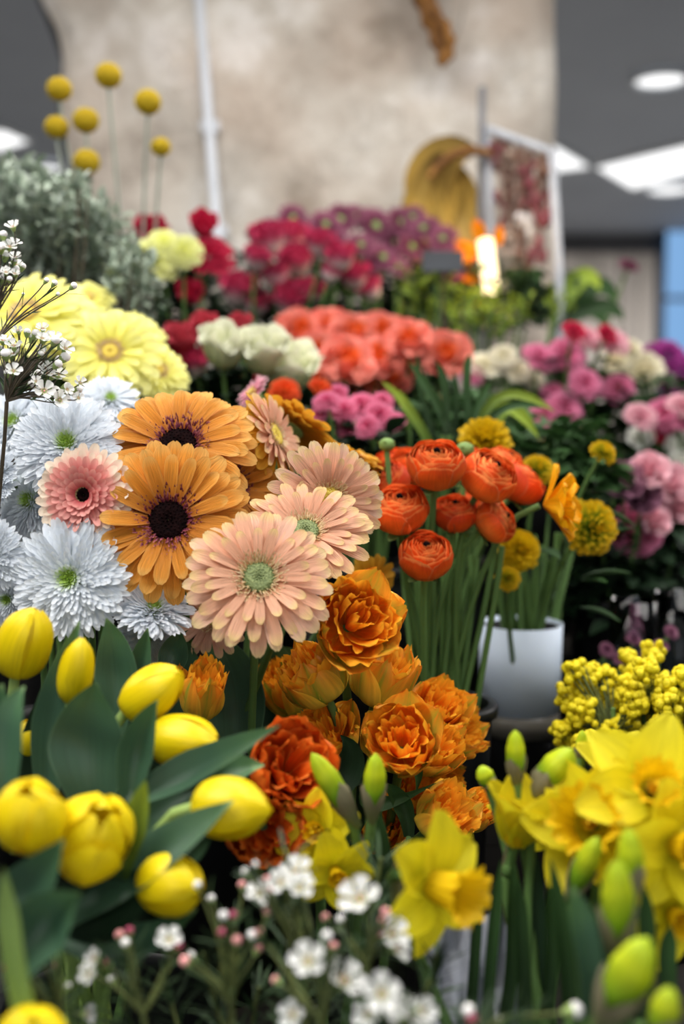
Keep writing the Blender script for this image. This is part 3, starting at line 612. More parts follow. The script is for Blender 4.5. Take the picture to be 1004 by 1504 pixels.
for a in [(98, 652, .86, 80, (.05, .45, .9), 'white chrysanthemum with a lime green eye above the small pink gerbera'),
          (103, 850, .79, 90, (-.12, .2, 1), 'largest white chrysanthemum, below the small pink gerbera'),
          (225, 895, .80, 62, (.25, .85, .45), 'white chrysanthemum tilted upward below the largest orange gerbera'),
          (215, 935, .84, 48, (.1, -.35, .8), 'white chrysanthemum nodding down beneath the upward tilted one'),
          (162, 588, .97, 46, (.2, .6, .6), 'white chrysanthemum at the top, just under the lemon gerberas'),
          (45, 735, .88, 64, (-.5, .2, .8), 'white chrysanthemum pushed behind the small pink gerbera on its outer side'),
          (-12, 815, .80, 55, (-.3, .1, 1), 'white chrysanthemum cut by the picture edge beside the largest one'),
          (22, 622, .93, 62, (-.3, .5, .8), 'white chrysanthemum below the grey waxflower'),
          (-10, 700, .86, 50, (-.5, .2, .8), 'white chrysanthemum at the picture edge level with the pink gerbera'),
          (12, 880, .84, 46, (-.2, 0, .9), 'white chrysanthemum low at the edge above the tulips'),
          (142, 790, .90, 50, (.1, .1, .9), 'white chrysanthemum glimpsed between the pink gerbera and the largest white one')]:
    mum(*a)
# ------------------------------------------------------------------ yellow tulips
TP = {}
def tulip_sets():
    for kind, (prof, hw) in {'out': ([(.12, 0), (.66, .07), (.93, .24), (1.0, .45), (.93, .66), (.70, .86), (.22, 1.0)], 1.04),
                             'in': ([(.10, 0), (.60, .08), (.86, .25), (.92, .45), (.82, .68), (.55, .88), (.07, .99)], .98)}.items():
        L = []
        for k in range(4):
            pr = [(r_ * (1 + .03 * (k - 1.5)), z * 3.0) for r_, z in prof]
            L.append(me_of(shell_petal(pr, hw, drop=.1, nu=12, nv=9, crease=.05, flare=U(.0, .08), wshape='tulip', maxphi=1.2, ruf=.03, ph=U(0, 6)), 'petal', 'tulip'))
        TP[kind] = L
tulip_sets()
def leaf_blade(pts, wpx, d0, mat='tleaf', fold=.25, nu=16, nv=7, shape='tul', ndir=None, edgew=0):
    """broad blade along a world path; returns MB in world space"""
    P = bez(*pts, n=nu); tg = np.gradient(P, axis=0); tg /= np.linalg.norm(tg, axis=1)[:, None]
    nn = np.array(tuple(ndir if ndir is not None else Vector((0, -1, .35)).normalized())); u = np.linspace(0, 1, nu)
    if shape == 'tul': f = np.clip(.50 + 1.1 * u, 0, 1) * (1 - np.clip((u - .38) / .62, 0, 1) ** 1.9)
    elif shape == 'strap': f = 1 - np.clip((u - .7) / .3, 0, 1) ** 2
    else: f = np.clip(np.sin(np.pi * np.clip(u * .96 + .02, 0, 1)), 0, 1) ** .8
    f = np.maximum(f, .03); v = np.linspace(-1, 1, nv); out = np.zeros((nu, nv, 3))
    for i in range(nu):
        s = np.cross(tg[i], nn); s /= np.linalg.norm(s) + 1e-9; q = np.cross(s, tg[i])
        w = wpx * d0 / FPX / 2 * f[i]
        for j in range(nv):
            out[i, j] = P[i] + s * w * v[j] + q * (-w * fold * 2 * (1 - abs(v[j]) ** 1.3) + w * .06 * math.sin(u[i] * 11 + v[j] * 2)) 
    return out
def leaf_part(r, pix, d, wpx, mat='tleaf', fold=.25, label=None, shape='tul', ndir=None, name='leaf', dd=(0, 0, 0)):
    """pix: base, mid, tip in the picture; each gets its own distance"""
    (x0, y0), (x1, y1), (x2, y2) = pix
    A = at(x0, y0, d + dd[0]); Bm = at(x1, y1, d + dd[1]); C = at(x2, y2, d + dd[2]); K = Bm * 2 - (A + C) * .5   # passes near Bm
    pts = [A, A.lerp(K, .667), C.lerp(K, .667), C]
    G = leaf_blade(pts, wpx, d, mat, fold, shape=shape, ndir=ndir); b = MB(); b.grid(G - np.array(tuple(r.location)))
    return part(name, b.mesh(name, mat), r, T3(r.location), label=label)
def tulip(px, py, d, lpx, wpx, dr, label, opening=0., bk='tulip', group='closed yellow tulips', leaves=(), base=None, loose=None):
    ax = dirv(dr); L = m_of(lpx, d); Rr = m_of(wpx, d) / 2 * 1.02; c = at(px, py, d) - ax * (L * .5); bp = Vector(base) if base else base_in(bk)
    r = root('tulip', bp, label, 'flower', group); F = frame(c, ax, U(0, 6)); zs_ = L / 3.0
    for k in range(3):
        a = k * 2.0944
        part('petal', TP['in'][rnd.randrange(4)], r, F @ RZ(a + 1.047 + U(-.1, .1)) @ RY(opening * .6 + U(-.02, .04)) @ SS(Rr, Rr, zs_ * U(.96, 1.02)))
    for k in range(3):
        a = k * 2.0944; op = opening + U(-.02, .07)
        if loose and k == 0: op += loose
        part('petal', TP['out'][rnd.randrange(4)], r, F @ RZ(a + U(-.1, .1)) @ RY(op) @ SS(Rr, Rr, zs_ * U(.92, 1.0)))
    stem_part(r, c + ax * .003, ax, bp, .0036, out=.05, mat='palestem')
    for lf in leaves: leaf_part(r, *lf[0], **lf[1])
    return r
tulip(38, 943, .72, 120, 78, (.38, .9, .25), 'closed yellow tulip highest at the left, under the white chrysanthemums', leaves=[
    (([(8, 1240), (5, 1090), (36, 1008)], .60, 58), dict(dd=(0, 0, .01))), (([(-25, 1200), (-14, 1080), (4, 1004)], .62, 66), dict())])
tulip(112, 985, .70, 106, 52, (.22, .95, .1), 'slim closed yellow tulip between the tall leaves', leaves=[
    (([(70, 1180), (78, 1050), (117, 912)], .70, 62), dict()), (([(140, 1190), (128, 1090), (141, 1003)], .665, 120), dict(fold=.16)), (([(165, 1080), (170, 985), (156, 908)], .74, 66), dict())])
tulip(224, 1015, .70, 112, 72, (.78, .6, .2), 'closed yellow tulip leaning right beside the small parrot tulip', leaves=[
    (([(165, 1140), (196, 1010), (217, 922)], .76, 46), dict(fold=.4)), (([(190, 1190), (200, 1100), (231, 1028)], .655, 56), dict(fold=.45)), (([(240, 1010), (255, 960), (263, 926)], .80, 46), dict())])
tulip(270, 1088, .685, 112, 76, (.95, -.02, .3), 'closed yellow tulip lying sideways above the long arching leaves', leaves=[
    (([(185, 1175), (285, 1125), (410, 1066)], .655, 66), dict(ndir=dirv((-.1, .75, .6)), dd=(0, 0, -.02))), (([(180, 1235), (280, 1150), (388, 1124)], .675, 92), dict(ndir=dirv((-.1, .6, .7))))])
tulip(340, 1187, .62, 124, 88, (.97, .05, .25), 'closed yellow tulip pointing right in front of the red orange double tulip', leaves=[
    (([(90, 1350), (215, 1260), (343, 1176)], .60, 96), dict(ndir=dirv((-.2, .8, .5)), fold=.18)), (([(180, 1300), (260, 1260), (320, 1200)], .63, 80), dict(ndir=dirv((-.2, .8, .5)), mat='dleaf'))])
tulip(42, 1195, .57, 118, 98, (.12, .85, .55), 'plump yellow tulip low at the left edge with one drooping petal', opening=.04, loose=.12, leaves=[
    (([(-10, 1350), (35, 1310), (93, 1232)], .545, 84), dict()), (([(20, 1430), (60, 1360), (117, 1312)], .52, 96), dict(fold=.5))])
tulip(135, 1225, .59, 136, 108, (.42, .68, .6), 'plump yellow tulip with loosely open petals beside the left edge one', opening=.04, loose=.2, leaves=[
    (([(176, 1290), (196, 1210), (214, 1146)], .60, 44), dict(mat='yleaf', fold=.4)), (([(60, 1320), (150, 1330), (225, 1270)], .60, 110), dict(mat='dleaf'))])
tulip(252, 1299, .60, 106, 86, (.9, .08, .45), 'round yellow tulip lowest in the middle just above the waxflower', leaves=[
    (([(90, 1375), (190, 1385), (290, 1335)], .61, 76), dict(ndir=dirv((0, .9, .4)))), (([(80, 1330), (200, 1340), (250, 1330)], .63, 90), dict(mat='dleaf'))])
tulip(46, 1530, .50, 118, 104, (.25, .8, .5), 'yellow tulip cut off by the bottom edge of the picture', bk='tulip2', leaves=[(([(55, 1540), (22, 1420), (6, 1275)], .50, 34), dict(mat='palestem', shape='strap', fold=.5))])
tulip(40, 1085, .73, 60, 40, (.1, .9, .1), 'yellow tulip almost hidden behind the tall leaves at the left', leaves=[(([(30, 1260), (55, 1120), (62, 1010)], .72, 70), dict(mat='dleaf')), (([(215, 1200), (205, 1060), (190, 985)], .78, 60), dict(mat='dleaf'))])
# broad dark leaves in the gap under the gerberas
for (pix, d, w, lab) in [([(330, 1180), (345, 1020), (300, 930)], .90, 90, 'tall dark leaf standing under the peach gerberas beside the small parrot tulip'),
                         ([(360, 1160), (392, 1020), (395, 930)], .93, 100, 'broad dark leaf standing in the gap left of the parrot tulips'),
                         ([(400, 1150), (430, 1010), (395, 960)], .96, 90, 'dark leaf hidden behind the parrot tulips'),
                         ([(240, 1200), (262, 1010), (285, 950)], .88, 70, 'narrow dark leaf behind the tulip that leans right')]:
    bp = base_in('gerb'); A, Bm, C = [at(x, y, d) for x, y in pix]; r = root('leaf_spear', bp, lab, 'leaf', 'dark leaves under the gerberas')
    K = Bm * 2 - (A + C) * .5; G = leaf_blade([A, A.lerp(K, .667), C.lerp(K, .667), C], w, d, fold=.2, nv=9); b = MB(); b.grid(G - np.array(tuple(bp))); part('blade', b.mesh('blade', 'tleaf'), r, T3(bp))
    stem_part(r, A, Vector((0, 0, 1)), bp, .003)
# ------------------------------------------------------------------ parrot (double) tulips
QP = {}
def parrot_sets(mo, mi_, key):
    out_ = [me_of(shell_petal([(.14, 0), (.74, .08), (1.0, .30), (1.03, .56), (.92 + .06 * k, .82), (.70 + .14 * k, 1.04)], 1.0, drop=.16, nu=12, nv=13, ruf=.04, rufk=6, ph=k * 1.7, zr=.035, flare=.03, crease=-.04, wshape='tulip', maxphi=1.05), 'petal', mo) for k in range(4)]
    inn = [me_of(shell_petal([(.12, 0), (.5, .15), (.74, .42), (.78, .72), (.62 + .1 * k, 1.02)], .8, drop=.12, nu=10, nv=13, ruf=.07, rufk=7, ph=k * 2.1, zr=.05, flare=.04, maxphi=1.1), 'petal', mi_) for k in range(4)]
    cor = [me_of(shell_petal([(.08, 0), (.28, .2), (.46, .6), (.36 + .08 * k, 1.02)], .55, drop=.1, nu=9, nv=11, ruf=.08, rufk=6, ph=k * 1.3, zr=.06, flare=.04, maxphi=1.25), 'petal', mi_) for k in range(4)]
    QP[key] = (out_, inn, cor)
parrot_sets('parrot', 'parrotin', 'p'); parrot_sets('parrotred', 'parrotred', 'r')
def parrot(px, py, d, wpx, hpx, dr, label, opening=.12, key='p', n=(6, 7, 6), bk='parrot', leaves=()):
    ax = dirv(dr); Rr = m_of(wpx, d) / 2 * .95; L = m_of(hpx, d) * .92; c = at(px, py, d) - ax * L * .5; bp = base_in(bk)
    r = root('parrot_tulip', bp, label, 'flower', 'orange parrot tulips'); F = frame(c, ax, U(0, 6)); o, i_, co = QP[key]
    for S, nn, op, rs, zs_ in ((o, n[0], opening * .55, .96, .93), (i_, n[1], opening * .6, 1.0, .90), (co, n[2], opening * .5, 1.05, .86), (co, 4, .03, .55, .84)):
        off = U(0, 6)
        for k in range(nn):
            part('petal', S[rnd.randrange(4)], r, F @ RZ(off + k * 6.283 / nn + U(-.2, .2)) @ RY(op + U(-.07, .12)) @ RX(U(-.12, .12)) @ SS(Rr * rs * U(.92, 1.04), Rr * rs, L * zs_ * U(.88, 1.04)))
    stem_part(r, c + ax * .003, ax, bp, .0036, out=.05)
    for lf in leaves: leaf_part(r, *lf[0], **lf[1])
for a in [(523, 912, .80, 118, 120, (.25, .35, .9), 'topmost orange parrot tulip, wide open against the lower right peach gerbera', .2),
          (458, 988, .83, 100, 100, (-.45, .8, .2), 'pale orange parrot tulip seen from the side under the topmost one', .05),
          (562, 990, .86, 98, 100, (.25, .9, .15), 'yellow orange parrot tulip seen from the side in the middle of the cluster', .05),
          (588, 1085, .79, 112, 104, (-.05, .6, .75), 'round orange parrot tulip with green streaked petals, front of the cluster', .12),
          (478, 1078, .84, 92, 90, (-.2, .75, .6), 'ragged golden parrot tulip above the yellow daffodil bud', .2),
          (642, 1040, .90, 84, 84, (.3, .7, .5), 'reddish orange parrot tulip high on the right of the cluster', .15),
          (676, 1080, .92, 66, 76, (.7, .45, .4), 'small parrot tulip at the far right tip of the cluster', .1),
          (640, 1100, .86, 70, 90, (.35, .6, .5), 'gold and orange parrot tulip wedged between the round one and the far right one', .15),
          (655, 1195, .80, 92, 84, (.55, .7, .35), 'orange parrot tulip just above the open daffodil', .12),
          (610, 1165, .86, 76, 70, (.1, .6, .6), 'shaded parrot tulip low behind the daffodil bud', .1),
          (648, 1140, .92, 60, 70, (.5, .2, .6), 'shaded orange parrot tulip under the far right one', .1),
          (700, 1190, .84, 56, 70, (.5, .6, .4), 'yellow orange parrot tulip touching the half open daffodil', .1),
          (555, 1210, .88, 90, 70, (.0, .5, .6), 'dark orange parrot tulip deep behind the buds', .1),
          (415, 1010, .92, 70, 90, (-.4, .8, .3), 'parrot tulip at the left flank of the cluster in shade', .08),
          (298, 1015, .80, 72, 100, (.15, .85, .4), 'small bronze parrot tulip between two yellow tulips', .04)]:
    parrot(*a[:8] if len(a) == 8 else a, bk='parrot' if a[0] > 350 else 'tulip') if False else parrot(a[0], a[1], a[2], a[3], a[4], a[5], a[6], opening=a[7], bk='parrot' if a[0] > 350 else 'tulip')
parrot(428, 1128, .715, 128, 120, (.25, .55, .75), 'big red orange double tulip behind the yellow tulip that points right', opening=.22, key='r')
parrot(388, 1215, .70, 110, 100, (.1, .3, .9), 'red orange double tulip low behind the yellow tulip that points right', opening=.25, key='r')
for (pix, w, d, m), lb in zip([([(560, 1120), (545, 1180), (640, 1150)], 26, .80, 'leaf'), ([(520, 1150), (600, 1120), (610, 1165)], 24, .82, 'leaf'), ([(440, 1200), (510, 1130), (500, 1080)], 50, .80, 'dleaf'), ([(500, 1260), (520, 1180), (560, 1140)], 60, .86, 'dleaf'), ([(600, 1230), (590, 1180), (560, 1150)], 30, .8, 'leaf')], ('under the round green streaked tulip', 'curling over the low shaded tulip', 'beside the ragged golden tulip', 'behind the lime green bud', 'just above the open daffodil')):
    A, Bm, C = [at(x, y, d) for x, y in pix]; bp = base_in('parrot'); r = root('tulip_leaf', bp, 'dark tulip leaf ' + lb, 'leaf', 'leaves among the parrot tulips')
    K = Bm * 2 - (A + C) * .5; G = leaf_blade([A, A.lerp(K, .667), C.lerp(K, .667), C], w, d, fold=.3); b = MB(); b.grid(G - np.array(tuple(bp))); part('blade', b.mesh('blade', m), r, T3(bp)); stem_part(r, A, Vector((0, 0, 1)), bp, .002)
# ------------------------------------------------------------------ ranunculus
RN = {}
def ran_sets(mat):
    S = []
    for k in range(8):
        s = 1 - .105 * k; th1 = R(56 - 4.2 * k); pr = []
        for q in np.linspace(0, 1, 8):
            th = math.pi * .93 + (th1 - math.pi * .93) * q; pr.append((s * math.sin(th) + .02, -.86 * (1 - .03 * k) * math.cos(th) * -1))
        S.append([me_of(shell_petal(pr, .74 * s + .08, drop=.13, nu=9, nv=9, ruf=.02, ph=j * 2, flare=.02, maxphi=.95), 'petal', mat) for j in range(2)])
    RN[mat] = S
ran_sets('ranun'); ran_sets('ranunred')
def ran(px, py, d, rpx, dr, mat, label, layers=8, bk='ran', group='orange ranunculus'):
    ax = dirv(dr); Rr = m_of(rpx * 1.07, d); c = at(px, py, d); bp = base_in(bk); r = root('ranunculus', bp, label, 'flower', group); F = frame(c, ax, U(0, 6)); S = RN[mat]
    for k in range(layers):
        n = 5; off = U(0, 6)
        for j in range(n):
            part('petal', S[k][j % 2], r, F @ RZ(off + j * 6.283 / n + U(-.12, .12)) @ RY(U(-.03, .09)) @ SS(Rr * U(.96, 1.03), Rr, Rr * U(.93, 1.05)))
    b = MB(); b.tmpl(ICO2, T3(0, 0, Rr * .5) @ SS(Rr * .13, Rr * .13, Rr * .16)); part('eye', b.mesh('eye', 'blackdisk'), r, F)
    for j in range(5): part('sepal', SEP, r, F @ RZ(j * 1.2566 + U(-.2, .2)) @ T3(Rr * .1, 0, -Rr * .83) @ RY(R(-4 + U(-8, 20))) @ SS(Rr * .8, Rr * .8, Rr * .8))
    stem_part(r, c - ax * Rr * .82, ax, bp, .0030, out=.08, mat='stem')
SEP = me_of(flat_petal(.5, arch=-.5, shape='leaf', nu=6, nv=3), 'sepal', 'sepal')
for a in [(625, 815, .93, 38, (.0, .74, .6), 'ranun', 'orange ranunculus lowest in the bunch, alone in front of the stems'),
          (587, 747, .95, 40, (-.05, .78, .55), 'ranun', 'orange ranunculus on the left, nearest the pale peach gerbera'),
          (640, 681, .95, 41, (.0, .8, .55), 'ranun', 'largest orange ranunculus, at the top centre of the bunch'),
          (718, 699, .97, 41, (.40, .7, .5), 'ranun', 'orange ranunculus to the right of the top centre one'),
          (667, 753, .99, 31, (.0, .85, .45), 'ranunred', 'deep red orange ranunculus in the middle of the bunch'),
          (729, 765, .99, 33, (.6, .4, .35), 'ranun', 'orange ranunculus low on the right, half turned'),
          (768, 708, 1.03, 34, (.6, .7, .2), 'ranunred', 'orange ranunculus on the right next to the amber open flower'),
          (566, 708, 1.02, 34, (-.4, .6, .5), 'ranunred', 'red orange ranunculus behind the left one'),
          (602, 684, 1.05, 30, (-.1, .7, .4), 'ranun', 'orange ranunculus mostly hidden left of the top centre one'),
          (690, 682, 1.06, 32, (.1, .8, .3), 'ranun', 'orange ranunculus mostly hidden right of the top centre one'),
          (575, 680, 1.08, 26, (-.3, .7, .3), 'ranunred', 'small orange ranunculus at the back left of the bunch'),
          (700, 738, 1.05, 28, (.2, .6, .4), 'ranunred', 'shaded ranunculus tucked behind the two right hand blooms'),
          (742, 680, 1.08, 28, (.4, .7, .3), 'ranun', 'orange ranunculus at the back right of the bunch')]:
    ran(*a)
for k in range(9):
    bp = base_in('ran'); t = at(590 + k * 19 + U(-8, 8), 800 + U(-15, 25), 1.02 + U(-.03, .05)); r = root('green_shoot', bp, 'bare green ranunculus shoot, ' + ORD[k] + ' from the left among the stems', 'shoot', 'bare ranunculus shoots'); stem_part(r, t, Vector((U(-.1, .1), 0, 1)), bp, .0030)
def bud(px, py, d, rpx, label, bk, group):
    c = at(px, py, d); Rr = m_of(rpx, d); bp = base_in(bk); r = root('ranunculus_bud', bp, label, 'bud', group); F = frame(c, (0, 0, 1))
    b = MB(); b.tmpl(ICO3, SS(Rr, Rr, Rr * .85)); part('bud', b.mesh('bud', 'sepal'), r, F)
    for j in range(5): part('sepal', SEP, r, F @ RZ(j * 1.2566) @ T3(Rr * .2, 0, -Rr * .8) @ RY(R(-35)) @ SS(Rr * 1.6, Rr * 1.8, Rr * 1.6))
    stem_part(r, c - Vector((0, 0, Rr * .8)), Vector((0, 0, 1)), bp, .0026)
bud(568, 653, 1.0, 12, 'green ranunculus bud on a thin stem at the left of the bunch', 'ran', 'ranunculus buds')
bud(682, 661, 1.02, 14, 'green ranunculus bud between the two top blooms', 'ran', 'ranunculus buds')
bud(706, 706, 1.1, 12, 'dark green bud half hidden behind the right hand ranunculus', 'ran', 'ranunculus buds')
# amber open flower seen from the side
def amber():
    d = 1.0; ax = dirv((.86, .14, .30)); c = at(798, 742, d); bp = base_in('pinkr' if False else 'ran'); r = root('iceland_poppy', bp, 'amber yellow open flower seen from the side, right of the ranunculus', 'flower'); F = frame(c, ax, .3)
    Rm = m_of(64, d)
    S = [me_of(flat_petal(.95, arch=.15, a0=.1, cup=.16, ridge=.02, shape='round', nu=10, nv=11, ruf=.07, ph=k * 2), 'petal', 'poppy') for k in range(4)]
    for k in range(11):
        lay = k // 4; part('petal', S[k % 4], r, F @ RZ(k * 6.283 / 4 + lay * .8 + U(-.1, .1)) @ T3(.002, 0, .002 * lay) @ RY(-R(26 + 16 * lay + U(-6, 6))) @ SS(Rm * (1 - .1 * lay), Rm * (1 - .1 * lay), Rm))
    b = MB(); b.tmpl(ICO2, T3(0, 0, .006) @ SS(.006, .006, .006)); part('eye', b.mesh('eye', 'golddisk'), r, F)
    stem_part(r, c - ax * .004, ax, bp, .003)
amber()
def ranks(v):
    o = sorted(range(len(v)), key=lambda i: v[i]); r = [0] * len(v)
    for n, i in enumerate(o): r[i] = n
    return r
# ------------------------------------------------------------------ background blooms: petals of each bloom joined
def frill_bloom(Rm, n, kind, seed):
    b = MB()
    if kind == 'carn':
        tp = [flat_petal(.75, arch=.25, cup=.1, shape='fan', nu=6, nv=9, ruf=.10, ph=k * 1.7) for k in range(4)]
        return phyllo(n, Rm, tp, 86, 8, .55, 1.0, .12, .8, zdome=.12)
    if kind == 'daisy':
        tp = [flat_petal(.2, arch=.25, shape='strap', nu=6, nv=3) for k in range(3)]
        return phyllo(n, Rm, tp, 55, 4, .3, .8, .22, 1.0)
    if kind == 'ball':
        tp = [flat_petal(.5, arch=-.7, cup=.4, shape='round', nu=5, nv=3) for k in range(3)]
        return phyllo(n, Rm, tp, 88, -45, .5, .9, .14, .8, zdome=.1)
    if kind == 'rose':
        for k in range(7):
            s = 1 - .125 * k; tall = seed >= 10; op = (.30 - .05 * k) * (.35 if tall else 1); nn = 5 if k < 4 else 3; s *= .82 if tall else 1
            pr = [(.06, -.1), (.52 * s + .1, .05), (.86 * s, .38), (.92 * s, .72), ((1.02 - .02 * k) * s + .03, .98)]
            tp = [shell_petal([(r, z * (1 + .02 * k)) for r, z in pr], .82 * s + .08, drop=.2, nu=7, nv=7, flare=.08, ruf=.04, ph=j * 2 + k, maxphi=1.0) for j in range(2)]
            off = k * 2.4 + seed
            for j in range(nn): b.tmpl(tp[j % 2], RZ(off + j * 6.283 / nn) @ RY(op * U(.6, 1.1)) @ SS(Rm, Rm, Rm * (1 if seed < 10 else 1.55)), T=1 - k / 6)
        return b
BM = {}
def bloom_mesh(kind, mat, v):
    k = (kind, mat, v)
    if k not in BM:
        n = {'carn': 42, 'daisy': 60, 'ball': 90, 'rose': 0, 'rosebud': 0}[kind]
        b = frill_bloom(1.0, n, 'rose' if kind == 'rosebud' else kind, v * 1.3 + (10 if kind == 'rosebud' else 0)); BM[k] = b.mesh('bloom', mat)
    return BM[k]
LEAFM = {m: me_of(flat_petal(.5, arch=.4, cup=.2, ridge=.03, shape='leaf', nu=6, nv=5), 'leaf', m) for m in ('leaf', 'dleaf', 'yleaf', 'silver')}
DISK1 = {}
def disk_mesh(m):
    if m not in DISK1:
        b = MB(); b.lathe([(.26, .0), (.24, .06), (.12, .1), (.002, .1)], 14); DISK1[m] = b.mesh('disc', m)
    return DISK1[m]
def bg(kind, mat, px, py, d, rpx, dr, bk, name, cat, label, group, leaves=2, leafmat='dleaf', disc=None, v=None):
    c = at(px, py, d); Rm = m_of(rpx, d); ax = dirv(dr); bp = base_in(bk); r = root(name, bp, label, cat, group); F = frame(c, ax, U(0, 6))
    f = 1.0
    if kind in ('rose', 'rosebud'): F = F @ T3(0, 0, -Rm * (.45 if kind == 'rose' else .75))
    part('bloom', bloom_mesh(kind, mat, v if v is not None else rnd.randrange(3)), r, F @ SS(Rm, Rm, Rm))
    if disc: part('disc', disk_mesh(disc), r, F @ SS(Rm, Rm, Rm))
    stem_part(r, F @ Vector((0, 0, -Rm * .05)), ax, bp, .0026, n=8, seg=5, out=.05, mat='stem')
    for i in range(leaves):
        t = U(.03, .10); p = c - ax * (Rm * .6) - Vector((0, 0, t)); a = U(0, 6.28); l = U(.035, .055)
        part('leaf', LEAFM[leafmat], r, T3(p) @ RZ(a) @ RY(R(U(-40, 10))) @ SS(l, l * U(.7, 1), l))
U_ = (0, .5, .8)
def dd(): return (U(-.35, .35), U(.3, .9), U(.5, .9))
# raspberry-and-white roses
g = 'raspberry and white roses before the pillar'
for a in [(392, 352, 30, 'raspberry rose highest on the left flank of the two toned roses'), (430, 345, 24, 'raspberry rose directly left of the mauve chrysanthemums, upper'), (378, 380, 22, 'small raspberry rose on the outer left side under the highest one'), (436, 382, 28, 'raspberry rose with a white throat in the centre of the two toned group'),
          (470, 358, 24, 'raspberry rose touching the mauve chrysanthemums'), (352, 425, 30, 'raspberry rose with white base above the green white roses'), (378, 445, 22, 'low raspberry rose above the gap between the green white roses'), (425, 440, 30, 'raspberry rose hanging above the large green white rose'), (455, 428, 22, 'raspberry rose low, next to the dark gap under the mauve flowers'),
          (498, 378, 26, 'pale two toned rose under the left mauve chrysanthemums'), (520, 405, 24, 'white and raspberry rose in the trailing spray under the mauve flowers'), (543, 425, 20, 'lowest white and pink rose of the trailing spray'), (486, 400, 18, 'small white based rose starting the trailing spray'), (405, 405, 24, 'raspberry rose below the centre of the two toned group')]:
    bg('rosebud', 'r_redwhite', a[0], a[1], 1.78 + U(-.05, .08), a[2], (U(-.4, .4), .8, U(.1, .6)), 'rose1', 'rose', 'flower', a[3], g)
# crimson ones behind the lemon carnations
g = 'crimson flowers beside the lemon carnations'
for a in [(306, 378, 36, 'carn', 'crimson cockscomb like bloom right of the lemon carnations'), (298, 330, 22, 'rosebud', 'pink red rose at the foot of the white conduit'), (222, 342, 26, 'rosebud', 'crimson rose peeping above the lemon carnation'), (278, 432, 22, 'rosebud', 'dark red rose in shade under the lemon carnations')]:
    bg(a[3], 'r_red', a[0], a[1], 1.62, a[2], (.2, .6, .7), 'carn', 'crimson_flower', 'flower', a[4], g)
g = 'lemon carnations before the pillar'
for a in [(226, 385, 36, 'large lemon carnation beside the silver foliage'), (268, 372, 28, 'lemon carnation to the right of the large one, near the crimson bloom'), (240, 358, 22, 'lemon carnation half hidden at the top of the pair'), (205, 398, 20, 'lemon carnation petals on the side of the silver foliage')]:
    bg('carn', 'r_lemon', a[0], a[1], 1.5, a[2], (U(-.2, .3), .5, .8), 'carn', 'carnation', 'flower', a[3], g)
# mauve maroon chrysanthemums
g = 'mauve maroon chrysanthemums'
lab = ['outermost left', 'second from the left on top', 'third along the top', 'top centre', 'just right of the top centre', 'near the golden sheath', 'rightmost upper', 'far right slope', 'low left', 'lower centre', 'below the top centre', 'lower right', 'beside the slate sign', 'tucked behind the two toned roses', 'back row left', 'back row right', 'end of the right slope', 'under the right slope']
mp_ = [(430, 320, 26), (478, 330, 30), (500, 322, 28), (552, 332, 34), (590, 326, 28), (622, 335, 28), (650, 350, 26), (672, 372, 22), (470, 365, 24), (562, 378, 30), (530, 360, 26), (605, 362, 28), (632, 372, 22), (448, 345, 24), (520, 315, 22), (606, 318, 22), (688, 395, 18), (665, 402, 18)]
mp_ += [(400, 335, 22), (490, 350, 24), (580, 355, 26), (540, 395, 24), (655, 378, 24), (500, 385, 22), (585, 392, 22)]
lab += ['lowest on the left flank', 'second row left', 'second row centre', 'third row centre, over the dark foliage', 'second row right', 'third row left', 'third row right']
for (x, y, q), l in zip(mp_, lab):
    bg('daisy', 'r_maroon', x, y, 1.9 + U(-.05, .08), q, (U(-.4, .4), U(.2, .7), .8), 'mumb', 'mauve_chrysanthemum', 'flower', 'mauve maroon chrysanthemum, ' + l + (' of the maroon bank' if 'slate' not in l and 'roses' not in l and 'sheath' not in l else ''), g, disc='sepal')
# green white roses and red tipped ones
g = 'green white roses behind the orange gerberas'
for a in [(330, 510, 40, 'green white rose on the left of the pair, next to the dark red buds'), (388, 518, 42, 'tall green white rose in the middle of the three'), (425, 540, 46, 'largest green white rose, touching the coral roses')]:
    bg('rosebud', 'r_whitegreen', a[0], a[1], 1.30 + U(-.03, .03), a[2], (U(-.1, .2), .8, .5), 'wrose', 'rose', 'flower', a[3], g)
g = 'dark red roses next to the green white ones'
for a in [(266, 500, 28, 'r_crim', 'dark red rose behind the lemon gerberas'), (300, 478, 22, 'r_crim', 'dark red rose above the left green white rose'), (286, 532, 26, 'r_redwhite', 'red and white rosebud between lemon gerberas and green white rose'), (352, 478, 20, 'r_crim', 'dark red rose hidden behind the green white pair'), (262, 535, 22, 'r_crim', 'red rose low beside the lowest lemon gerbera'), (368, 565, 18, 'r_crim', 'small red bloom under the green white roses')]:
    bg('rosebud', a[3], a[0], a[1], 1.36 + U(-.03, .03), a[2], (U(-.1, .2), .8, .5), 'wrose', 'red_rose', 'flower', a[4], g)
